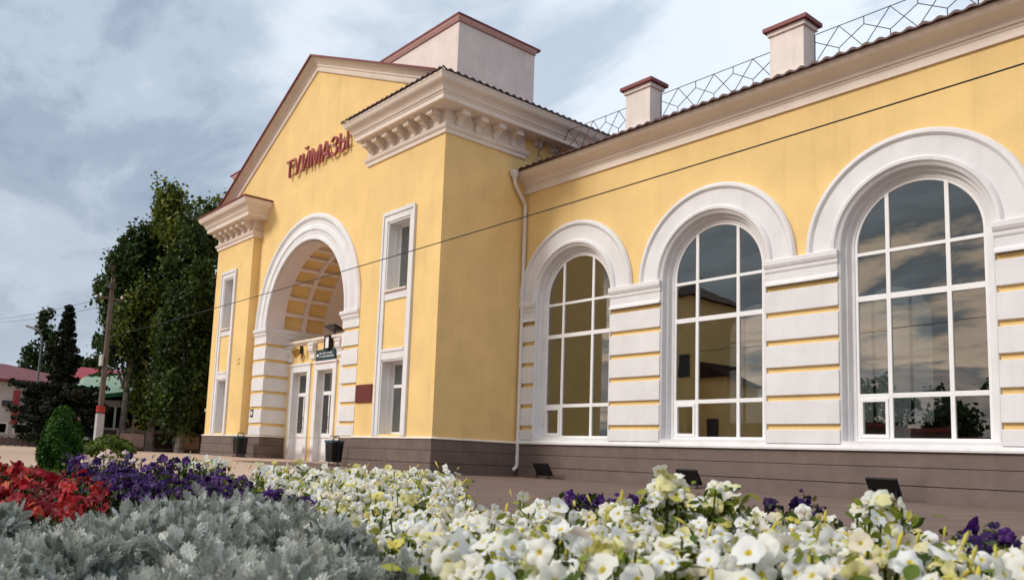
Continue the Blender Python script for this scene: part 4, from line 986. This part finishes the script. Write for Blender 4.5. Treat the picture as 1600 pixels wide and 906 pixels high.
# dark car far left
def car(x, y, rz):
    t = empty('parked_car', (x, y, gz(x, y)), 'dark car parked beyond the pavement at the far left', 'car', rz=rz)
    q = MB()
    side = [(-2.1,.35),(-2.12,.75),(-1.95,.88),(-1.2,.95),(-.65,1.38),(.75,1.42),(1.5,1.02),(2.05,.92),(2.15,.6),(2.1,.32)]
    q.grid_sweep([[(a, s*(.82 if b < .9 else .68), b) for a, b in side] for s in (-1, 1)]); q.build('body', mat('dark_car_paint', (.012,.013,.018), .25, spec=.6), t, world=False, bevel=.05)
    q = MB(); q.add([(-1.22,-.62,.97),(-1.22,.62,.97),(-.72,.6,1.33),(-.72,-.6,1.33)], [(0,1,2,3)]); q.build('windscreen', GLD, t, world=False)
    for a in (-1.35, 1.35):
        for s in (-1, 1):
            q = MB(); q.tube([(a,s*.62,.32),(a,s*.85,.32)], .32, 16); wv = q.build('wheel', BLK, t, world=False)
    for s in (-1, 1): q = MB(); q.obox((-2.11,s*.6,.68),(.02,0,0),(0,.16,0),(0,0,.07)); q.build('headlight', PVC, t, world=False)
    q = MB(); q.obox((-2.13,0,.5),(.01,0,0),(0,.26,0),(0,0,.06)); q.build('number_plate', PVC, t, world=False)
car(-44.2, 10.3, R(195))
t = empty('roadside_banner', (-37.5, 9.0, .15), 'small red and orange roadside sign stand beside the wooden pole', 'sign')
q = MB(); q.box(-37.55,-37.5,9.02,9.12,.1,1.55); q.build('post', mat('orange_post', (.5,.17,.05), .6), t); q = MB(); q.box(-37.58,-37.5,9.18,9.34,.3,1.5); q.box(-37.56,-37.5,8.7,9.0,.45,.8); q.build('panel', RR2, t)
q = MB(); q.box(-37.56,-37.5,8.62,8.98,.85,1.2); q.build('panel', PVC, t)

# ------------------------------------------------------------------ what the windows mirror: the other side of the square
t = empty('yellow_town_house', (-33, -14, 0), 'yellow house with a taller clock bay across the square, seen only mirrored in the windows', 'building')
q = MB(); q.box(-37,-32.9,-16,-10,0,11.8); q.box(-32.9,-30.9,-16,-11,0,6.3); q.build('wall', YEL, t)
q = MB(); q.add([(-37.5,-16.5,11.8),(-32.5,-16.5,11.8),(-32.5,-9.6,11.8),(-37.5,-9.6,11.8),(-35,-13,13.4)], [(0,1,4),(1,2,4),(2,3,4),(3,0,4),(0,3,2,1)]); q.add([(-32.9,-16.2,7.4),(-32.9,-10.7,7.4),(-30.5,-10.7,6.25),(-30.5,-16.2,6.25),(-32.9,-16.2,6.2),(-32.9,-10.7,6.2)], [(0,1,2,3),(1,5,2),(0,3,4)]); q.build('roof', mat('matt_dark_roof', (.05,.03,.028), .9, spec=.03), t, fixn=False)
for cx_, zz in ((-33.9, 6.9), (-33.9, 2.5), (-35.9, 6.9), (-35.9, 2.5), (-31.9, 2.6)):
    q = MB(); q.box(cx_-.4,cx_+.4,-9.99 if cx_ < -32.5 else -10.99, -9.9 if cx_ < -32.5 else -10.9, zz, zz+1.5); q.build('window', IRON, t)
G2 = G_POP
for i, (x, y, H) in enumerate(((-24.5,-17,6.5),(-20,-16,5.5),(-16.5,-20,5.5),(-12,-18,6),(-6.5,-22,5.0))):
    r_ = random.Random(60+i); cl = [(r_.uniform(-1.5,1.5), r_.uniform(-1.3,1.3), H*r_.uniform(.4,.93), r_.uniform(.7,1.2), 1.1) for _ in range(12)]
    tree('square_tree', (x,y,0), H, 'leafy tree across the square, seen only mirrored in the windows', 'trees across the square', cl, .3, G2, 3000, .14, seed=60+i, limbs=5)
t = empty('brick_kiosk', (-19, -13, 0), 'low red brown kiosk across the square, seen only mirrored in the windows', 'kiosk')
q = MB(); q.box(-24,-13,-14,-11.5,0,2.6); q.build('wall', BRK, t); q = MB(); q.box(-24.3,-12.7,-14.3,-11.2,2.6,2.8); q.build('roof', REDM, t)

# ------------------------------------------------------------------ flower bed
def pip(x, y, poly):
    c = np.zeros(len(x), bool); n = len(poly)
    for i in range(n):
        x1, y1 = poly[i]; x2, y2 = poly[(i+1) % n]
        hit = ((y1 > y) != (y2 > y)) & (x < (x2-x1)*(y-y1)/(y2-y1+1e-12)+x1); c ^= hit
    return c
def sample(poly, n, rg):
    a = np.array(poly); lo, hi = a.min(0), a.max(0); out = []
    tot = 0
    while tot < n:
        p = rg.uniform(lo, hi, (n*3, 2)); p = p[pip(p[:,0], p[:,1], poly)]; out.append(p); tot += len(p)
    p = np.concatenate(out)[:n]; return p[:,0], p[:,1]
def to_world(s, d): return np.stack([FW.x*d+RT.x*s, FW.y*d+RT.y*s], 1)
def px_sd(px, d): return ((px-725)/1287.9*d, d)
BED = [px_sd(-160,1.0), px_sd(1750,1.0), px_sd(1720,2.35), px_sd(1300,3.0), px_sd(1000,3.5), px_sd(770,3.7), px_sd(735,5.3), px_sd(300,6.2), px_sd(100,6.0), px_sd(-200,5.4)]
q = MB(); pts = [bed(s, d) for s, d in BED]; q.add([(x, y, .035) for x, y in pts]+[(x, y, -.05) for x, y in pts], [tuple(range(10))]+[(i, (i+1)%10, (i+1)%10+10, i+10) for i in range(10)])
o = q.build('flower_bed_soil', SOIL, None); tag(o, kind='structure')
q = MB()
KB = [bed(s*1.02, d) for s, d in BED[2:9]]
for a, b in zip(KB, KB[1:]): q.bar((*a, .0), (*b, .0), .08, .13)
o = q.build('kerb', CONC, None); tag(o, kind='structure')

def petunia_t(seed, cup=.30, close=0, droop=0):
    """five lobed ruffled trumpet, unit radius, opening +z"""
    r_ = random.Random(seed); vs = []; fs = []; mi = []; n = 20
    rings = [(.05,-.55),(.10,-.12),(.22,.01),(.62,.10*cup/.3),(1,.06)]
    for j, (rr, z) in enumerate(rings):
        for k in range(n):
            a = 2*math.pi*k/n; lobe = 1
            if j == 4: lobe = .86+.14*abs(math.cos(2.5*a))**.5
            if j == 3: lobe = .97+.03*abs(math.cos(2.5*a))
            zz = z
            if j == 4: zz += .10*math.sin(5*a*1+seed)+.08*math.sin(9*a+seed*2)+.05*math.sin(3*a+seed)-.06
            if j == 3: zz += .035*math.sin(5*a+seed)
            if j >= 2: zz -= .045*(1-abs(math.cos(2.5*a)))*(j-1)
            if close: f_ = 1-close*max(0, rr-.2); zz += close*max(0, rr-.15)*.9; lobe *= f_
            if droop: zz -= droop*rr*rr*(.6+.6*math.sin(a*2+seed))
            vs.append((rr*lobe*math.cos(a), rr*lobe*math.sin(a), zz))
    for j in range(4):
        for k in range(n):
            a, b = j*n+k, j*n+(k+1)%n; fs.append((a, b, b+n, a+n)); mi.append(1 if j <= 1 else 0)
    fs.append(tuple(range(n-1,-1,-1))); mi.append(1)
    return vs, fs, mi
def bud_t():
    vs = []; fs = []; n = 6
    for rr, z in ((.03,-.9),(.07,-.4),(.16,.1),(.12,.45),(.02,.7)):
        for k in range(n): a = 2*math.pi*k/n; vs.append((rr*math.cos(a), rr*math.sin(a), z))
    for j in range(4):
        for k in range(n): a, b = j*n+k, j*n+(k+1)%n; fs.append((a,b,b+n,a+n))
    return vs, fs, [1]*len(fs)
def pleaf_t():
    vs = [(0,0,0)]; rows = [(.2,.13),(.45,.27),(.7,.24),(.9,.12)]
    vs = [(0,0,0)]
    for y, w_ in rows: vs += [(-w_, y, .05-.12*y), (0, y, -.02-.12*y), (w_, y, .05-.12*y)]
    vs.append((0,1.05,-.2)); fs = [(0,2,1),(0,3,2)]
    for j in range(3):
        a = 1+3*j; fs += [(a,a+1,a+4,a+3),(a+1,a+2,a+5,a+4)]
    fs += [(10,11,13),(11,12,13)]
    return vs, fs, [0]*len(fs)
def miller_t(seed):
    """deeply cut silver leaf, tip at +y, flat in xy with slight curl"""
    r_ = random.Random(seed); vs = []; fs = []
    def strip(pts, w0, w1):
        o = len(vs)
        for i, (x, y) in enumerate(pts):
            t = i/(len(pts)-1); w_ = w0+(w1-w0)*t
            if i == 0: dx, dy = pts[1][0]-x, pts[1][1]-y
            else: dx, dy = x-pts[i-1][0], y-pts[i-1][1]
            l = math.hypot(dx, dy) or 1; nx, ny = -dy/l, dx/l
            z = .22*(x*x+y*y)*.6-.05
            vs.append((x+nx*w_, y+ny*w_, z-.02)); vs.append((x-nx*w_, y-ny*w_, z+.02))
        for i in range(len(pts)-1): a = o+2*i; fs.append((a, a+1, a+3, a+2))
    strip([(0,0),(0,.35),(0,.7),(0,.98)], .035, .05)
    for y, l in ((.28,.26),(.45,.34),(.62,.32),(.78,.24)):
        for s in (-1, 1):
            ln = l*r_.uniform(.85,1.15); a = R(38+r_.uniform(-6,6)); ex, ey = s*ln*math.cos(a), y+ln*math.sin(a)
            strip([(0,y),(ex*.6,y+(ey-y)*.6),(ex,ey)], .04, .045)
            strip([(ex*.55,y+(ey-y)*.5),(ex*.62,ey*1.0+.06)], .03, .03)
    strip([(0,.9),(-.10,1.10)], .04, .035); strip([(0,.9),(.10,1.10)], .04, .035)
    return vs, fs, [0]*len(fs)

PW = mat_rnd('white_petal', [(0,(.66,.58,.12)),(.12,(.74,.70,.36)),(.22,(.70,.62,.54)),(.4,(.76,.75,.66)),(1,(.82,.83,.82))], .5, .2, .30)
PWT = mat_rnd('yellow_throat', [(0,(.55,.50,.10)),(1,(.75,.62,.10))], .5, .2, .2)
PP = mat_rnd('purple_petal', [(0,(.014,.003,.040)),(.6,(.030,.005,.080)),(1,(.06,.010,.14))], .55, .25, .2)
PPT = mat_rnd('purple_throat', [(0,(.02,.004,.05)),(.85,(.04,.006,.09)),(1,(.35,.3,.25))], .5)
PK = mat_rnd('pale_pink_petal', [(0,(.62,.42,.45)),(1,(.78,.66,.66))], .5, .2, .3)
RD = mat_rnd('red_petal', [(0,(.11,.002,.006)),(.6,(.28,.006,.012)),(.92,(.42,.014,.016)),(1,(.55,.10,.04))], .5, .2, .2)
LFG = mat_rnd('petunia_leaf', [(0,(.018,.036,.006)),(.35,(.07,.11,.014)),(.7,(.20,.25,.03)),(1,(.42,.42,.07))], .5, .25, .25)
LFR = mat_rnd('dark_leaf', [(0,(.008,.014,.005)),(.6,(.03,.05,.01)),(1,(.12,.15,.03))], .5, .2, .2)
SIL = mat_rnd('silver_leaf', [(0,(.09,.11,.08)),(.35,(.28,.30,.255)),(.7,(.46,.48,.44)),(1,(.74,.75,.71))], .8, .1, .15)
SILD = mat_rnd('silver_stem', [(0,(.10,.13,.10)),(1,(.25,.28,.24))], .8, .1)

def clumped(s, d, rg, cell=.17):
    """plant scale mounding: returns height factor 0..1 and facing direction"""
    k = 0
    gx = s/cell; gy_ = d/cell; h = np.zeros(len(s)); 
    ix = np.floor(gx).astype(int); iy = np.floor(gy_).astype(int)
    best = np.full(len(s), 9.); bx = np.zeros(len(s)); by = np.zeros(len(s)); hv = np.zeros(len(s))
    for a in (-1,0,1):
        for b in (-1,0,1):
            cx_, cy_ = ix+a, iy+b; hs = np.sin(cx_*12.9898+cy_*78.233)*43758.5453; j1 = hs-np.floor(hs); hs2 = np.sin(cx_*39.346+cy_*11.135)*24634.6345; j2 = hs2-np.floor(hs2)
            px_, py_ = cx_+.2+.6*j1, cy_+.2+.6*j2; dd = np.hypot(gx-px_, gy_-py_); mk = dd < best
            best = np.where(mk, dd, best); bx = np.where(mk, gx-px_, bx); by = np.where(mk, gy_-py_, by); hv = np.where(mk, (j1*7.3+j2*3.1) % 1, hv)
    return 1-np.clip(best, 0, 1)**2, bx, by, hv
def petunias(name, label, polys, n, top, mats, seed, size=.0255, leaves=4, buds=.12, cat='flowers', kind='stuff', facing=(-.25,-.6,.75), group=None, lf=None, spike=.05):
    rg = np.random.default_rng(seed); S_, D_ = [], []
    areas = [abs(sum(p[i][0]*p[(i+1)%len(p)][1]-p[(i+1)%len(p)][0]*p[i][1] for i in range(len(p))))/2 for p in polys]; A = sum(areas)
    for p, a in zip(polys, areas): s, d = sample(p, max(4, int(n*a/A)), rg); S_.append(s); D_.append(d)
    s, d = np.concatenate(S_), np.concatenate(D_); k = len(s)
    h, bx, by, hv = clumped(s, d, rg); zt = top(s, d)
    z = zt*(.66+.34*h)-.045+(hv-.5)*.06+rg.normal(size=k)*.018+np.where(rg.random(k) < .06, rg.uniform(.0,spike,k), 0)
    W2 = to_world(s, d); P = np.concatenate([W2, z[:,None]], 1)
    side = to_world(bx, by)
    # blossoms look outward from their mound, up, and a little towards the light over the square
    NR = np.concatenate([side*1.1, np.full((k,1), .62)], 1)+rg.normal(size=(k,3))*.42+np.array([.35,-.42,0])
    sets = []; var = [petunia_t(0, .2), petunia_t(1, .3), petunia_t(2, .4, .25), petunia_t(3, .3, .75), petunia_t(4, .2, 0, .55), petunia_t(5, .35, 0, -.3)]; pick = rg.integers(0, 6, k); rn = rg.uniform(0, 1, k)
    sc_ = size*rg.uniform(.55, 1.2, k)*np.where(rg.random(k)<.12,.6,1); rot = rot_from(NR, rg.uniform(0, 6.28, k))
    for i in range(6):
        mk = pick == i; sets.append((*var[i], P[mk], rot[mk], sc_[mk], rn[mk]))
    kb = int(k*buds); ib = rg.integers(0, k, kb); bt = bud_t()
    sets.append((*bt, P[ib]+rg.normal(size=(kb,3))*.03+np.array([0,0,.012]), rot_from(rg.normal(size=(kb,3))*.5+np.array([0,0,1.]), rg.uniform(0,6,kb)), size*1.0*rg.uniform(.7,1.2,kb), rg.uniform(0,1,kb)))
    # leaves under and between
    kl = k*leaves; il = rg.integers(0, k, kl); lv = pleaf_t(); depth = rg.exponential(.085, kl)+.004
    Pl = P[il]+np.concatenate([rg.normal(size=(kl,2))*(.045 if kind else .026), -depth[:,None]], 1); Pl[:,2] = np.maximum(Pl[:,2], .04)
    nl = rg.normal(size=(kl,3))*.7+np.array([0,0,.8])
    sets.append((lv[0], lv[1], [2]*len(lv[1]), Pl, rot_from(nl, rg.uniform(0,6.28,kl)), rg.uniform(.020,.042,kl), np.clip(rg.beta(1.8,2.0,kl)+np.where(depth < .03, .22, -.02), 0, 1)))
    # stems
    ks = k; st = ([(-.03,0,0),(.03,0,0),(.03,0,1),(-.03,0,1),(0,-.03,0),(0,.03,0),(0,.03,1),(0,-.03,1)], [(0,1,2,3),(4,5,6,7)], [2,2])
    sets.append((*st, P-np.array([0,0,.11]), rot_from(rg.normal(size=(k,3))*.12+np.array([0,0,1.]), np.zeros(k)), np.full(k,.10), rg.uniform(.1,.7,k)))
    c = P.mean(0); c[2] = .03
    if kind is None:
        t = empty(name, tuple(c), label, cat, group); fol = [sets[-2], sets[-1]]
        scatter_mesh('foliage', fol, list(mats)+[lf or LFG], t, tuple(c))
        meshes = {}
        for q in range(k):
            key = (int(pick[q]), int(rn[q]*4))
            if key not in meshes:
                tv, tf, tm = var[key[0]]
                ob = scatter_mesh('blossom', [(tv, tf, tm, np.zeros((1,3)), np.eye(3)[None], np.ones(1), np.array([key[1]/4+.12]))], list(mats), t); meshes[key] = ob.data
            else: ob = bpy.data.objects.new('blossom', meshes[key]); COL.objects.link(ob); ob.parent = t
            M_ = Matrix([list(rot[q][a]*sc_[q])+[P[q][a]-c[a]] for a in range(3)]+[[0,0,0,1]]); ob.matrix_local = M_
        return t
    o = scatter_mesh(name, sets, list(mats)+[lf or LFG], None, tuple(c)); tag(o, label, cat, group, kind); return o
f2 = lambda pts: [px_sd(*p) for p in pts]
white = [f2([(800,1.12),(1700,1.12),(1680,1.75),(1600,1.9),(1460,2.1),(1330,2.45),(1230,2.5),(1180,2.95),(1000,2.95),(965,2.7),(760,3.0),(700,3.0),(520,2.9),(470,2.8),(560,2.1),(660,1.6),(740,1.25)]),
         f2([(530,2.9),(760,2.9),(735,3.6),(725,5.0),(560,5.3),(440,5.2),(395,4.7),(440,3.9),(500,3.4)]),
         f2([(290,5.3),(345,5.2),(365,5.7),(300,5.9)])]
petunias('white_petunias', 'mass of white petunias with yellow throats filling the front and right of the bed', white, 3600,
         lambda s, d: np.interp(d, [1.1,1.6,2.2,3,4,5.5], [.35,.355,.352,.342,.40,.455])+np.interp(s/d, [-.15,.0,.2,.6], [-.015,0,.03,.035]), [PW, PWT], 71, leaves=5)
tall = [f2([(1020,2.25),(1065,2.25),(1065,2.45),(1020,2.45)])]
petunias('tall_white_petunia', 'tall white petunia plant standing above the others before the wing plinth', tall, 42, lambda s, d: 0*s+.475, [PW, PWT], 72, cat='petunia', kind=None, leaves=7, size=.027)
petunias('tall_white_petunia', 'white petunia plant at the right of the tallest one, before the second floodlight', [f2([(1108,2.25),(1150,2.25),(1150,2.4),(1108,2.4)])], 30, lambda s, d: 0*s+.465, [PW, PWT], 73, cat='petunia', kind=None, leaves=7, size=.027)
petunias('tall_white_petunia', 'white petunia plant with large blossoms before the third floodlight at the right', [f2([(1340,1.85),(1420,1.85),(1420,2.05),(1340,2.05)])], 22, lambda s, d: 0*s+.46, [PW, PWT], 74, cat='petunia', kind=None, leaves=7, size=.027)
purple = [f2([(110,4.2),(215,4.0),(300,3.9),(410,4.1),(390,5.0),(330,5.3),(215,5.6),(130,5.5),(105,5.0)]), f2([(210,3.5),(300,3.3),(390,3.5),(400,4.1),(280,4.0),(200,4.1)])]
petunias('purple_petunias', 'band of deep purple petunias behind the silver foliage on the left', purple, 560, lambda s, d: np.interp(d, [3.3,4,5,5.6], [.30,.345,.41,.45]), [PP, PPT], 75, leaves=4, lf=LFR)
petunias('purple_petunias', 'small patch of purple petunias between silver foliage and white petunias', [f2([(430,3.0),(505,3.0),(500,3.5),(430,3.6)])], 75, lambda s, d: 0*s+.345, [PP, PPT], 76, leaves=4, lf=LFR)
petunias('purple_petunias', 'strip of dark purple petunias at the back edge before the wing plinth', [f2([(885,3.3),(1040,3.0),(1035,3.3),(890,3.6)])], 80, lambda s, d: 0*s+.405, [PP, PPT], 77, leaves=5, lf=LFR)
petunias('purple_petunias', 'large dark purple petunia clump at the right end of the bed', [f2([(1490,2.0),(1585,1.75),(1600,2.15),(1510,2.35)])], 95, lambda s, d: 0*s+.385, [PP, PPT], 78, cat='petunia', leaves=7, kind=None, lf=LFR)
petunias('purple_petunias', 'few purple blossoms peeking out behind the white petunias near the third floodlight', [f2([(1200,2.75),(1290,2.65),(1290,2.8),(1200,2.9)])], 22, lambda s, d: 0*s+.415, [PP, PPT], 79, leaves=4, kind='stuff', lf=LFR)
petunias('pink_petunias', 'pale pink and cream blossoms at the back left of the bed by the pole', [f2([(135,5.3),(225,5.4),(220,6.0),(140,5.9)])], 75, lambda s, d: 0*s+.44, [PK, PWT], 80, leaves=3)
petunias('striped_petunias', 'few pale pink and purple blossoms beside the small purple patch', [f2([(490,3.1),(530,3.1),(530,3.35),(490,3.35)])], 16, lambda s, d: 0*s+.345, [PK, PP], 81, cat='petunia', leaves=4, kind=None)
red = [f2([(-120,2.9),(60,3.0),(130,3.2),(180,3.6),(190,4.3),(110,4.9),(40,5.2),(-150,5.2)]), f2([(110,2.75),(185,2.8),(190,3.1),(105,3.2)])]
petunias('red_flowers', 'bank of bright red geraniums at the left edge of the bed', red, 620, lambda s, d: np.interp(d, [2.7,3.3,4.2,5.2], [.28,.31,.335,.375]), [RD, RD], 82, size=.032, leaves=4, lf=LFR, buds=.3)

# silver dusty miller
def silver(name, label, polys, n, top, seed):
    rg = np.random.default_rng(seed); S_, D_ = [], []
    areas = [abs(sum(p[i][0]*p[(i+1)%len(p)][1]-p[(i+1)%len(p)][0]*p[i][1] for i in range(len(p))))/2 for p in polys]; A = sum(areas)
    for p, a in zip(polys, areas): s, d = sample(p, int(n*a/A), rg); S_.append(s); D_.append(d)
    s, d = np.concatenate(S_), np.concatenate(D_); k = len(s)
    h, bx, by, hv = clumped(s, d, rg, .19); h2, bx2, by2, hv2 = clumped(s, d, rg, .055)
    dep = np.where(rg.random(k) < .5, 0, rg.exponential(.06, k))
    z = top(s, d)*(.50+.50*h)-.01+(hv-.5)*.10+.022*h2-dep+rg.normal(size=k)*.010; z = np.maximum(z, .05)-.045
    P = np.concatenate([to_world(s, d), z[:,None]], 1)
    side = to_world(bx*.9+bx2*1.2, by*.9+by2*1.2)
    dirv = np.concatenate([side, np.full((k,1), .75)], 1)+rg.normal(size=(k,3))*.38     # leaf axis (+y of template)
    dirv /= np.linalg.norm(dirv, axis=1, keepdims=True)
    rr = rg.normal(size=(k,3)); nz = np.cross(dirv, rr); nz /= np.linalg.norm(nz, axis=1, keepdims=True); ux = np.cross(dirv, nz)
    rot = np.stack([ux, dirv, nz], axis=2); sets = []; pick = rg.integers(0, 3, k); rn = np.clip(rg.beta(2.2,1.6,k)-np.clip(dep*1.2,0,.0), 0, 1); sc_ = rg.uniform(.024,.055,k)
    for i in range(3):
        mk = pick == i; sets.append((*miller_t(i+5), P[mk], rot[mk], sc_[mk], rn[mk]))
    ks = k//3; st = ([(-.05,0,0),(.05,0,0),(.03,0,1),(-.03,0,1),(0,-.05,0),(0,.05,0),(0,.03,1),(0,-.03,1)], [(0,1,2,3),(4,5,6,7)], [1,1]); ii = rg.integers(0, k, ks)
    sets.append((*st, P[ii]-np.array([0,0,.10]), rot_from(rg.normal(size=(ks,3))*.2+np.array([0,0,1.]), np.zeros(ks)), np.full(ks,.11), rg.uniform(0,1,ks)))
    c = P.mean(0); c[2] = .03
    o = scatter_mesh(name, sets, [SIL, SILD], None, tuple(c)); tag(o, label, 'silver foliage', None, 'stuff'); return o
silv = [f2([(-140,1.05),(830,1.05),(790,1.2),(700,1.45),(610,1.9),(530,2.35),(470,2.8),(400,3.2),(300,3.05),(215,2.8),(150,2.55),(60,2.2),(20,2.6),(-60,2.9),(-140,2.9)])]
silver('silver_foliage', 'soft silver grey dusty miller leaves filling the left foreground', silv, 30000, lambda s, d: np.interp(d, [1.0,1.5,2.2,3.2], [.235,.262,.288,.285])+np.interp(s/d, [-.55,-.4,-.2,0], [-.01,-.0,.02,.0]), 91)
# grass tufts on the lawn by the thuja
rgn = np.random.default_rng(95); k = 16000; gx_ = rgn.uniform(-15.9,-8.4,k); gy_ = rgn.uniform(1.3,4.5,k)
blade = ([(-.06,0,0),(.06,0,0),(0,.12,1)], [(0,1,2)], [0])
scatter_mesh('grass', [(*blade, np.stack([gx_, gy_, np.full(k,.01)],1), rot_from(rgn.normal(size=(k,3))*.3+np.array([0,0,1.]), rgn.uniform(0,6.28,k)), rgn.uniform(.03,.075,k), rgn.uniform(0,1,k))], [mat_rnd('grass_blades', [(0,(.05,.09,.015)),(1,(.16,.21,.03))], .6, .1, .2)]); tag(bpy.data.objects['grass'], 'short green lawn behind the flower bed', 'grass', None, 'stuff')
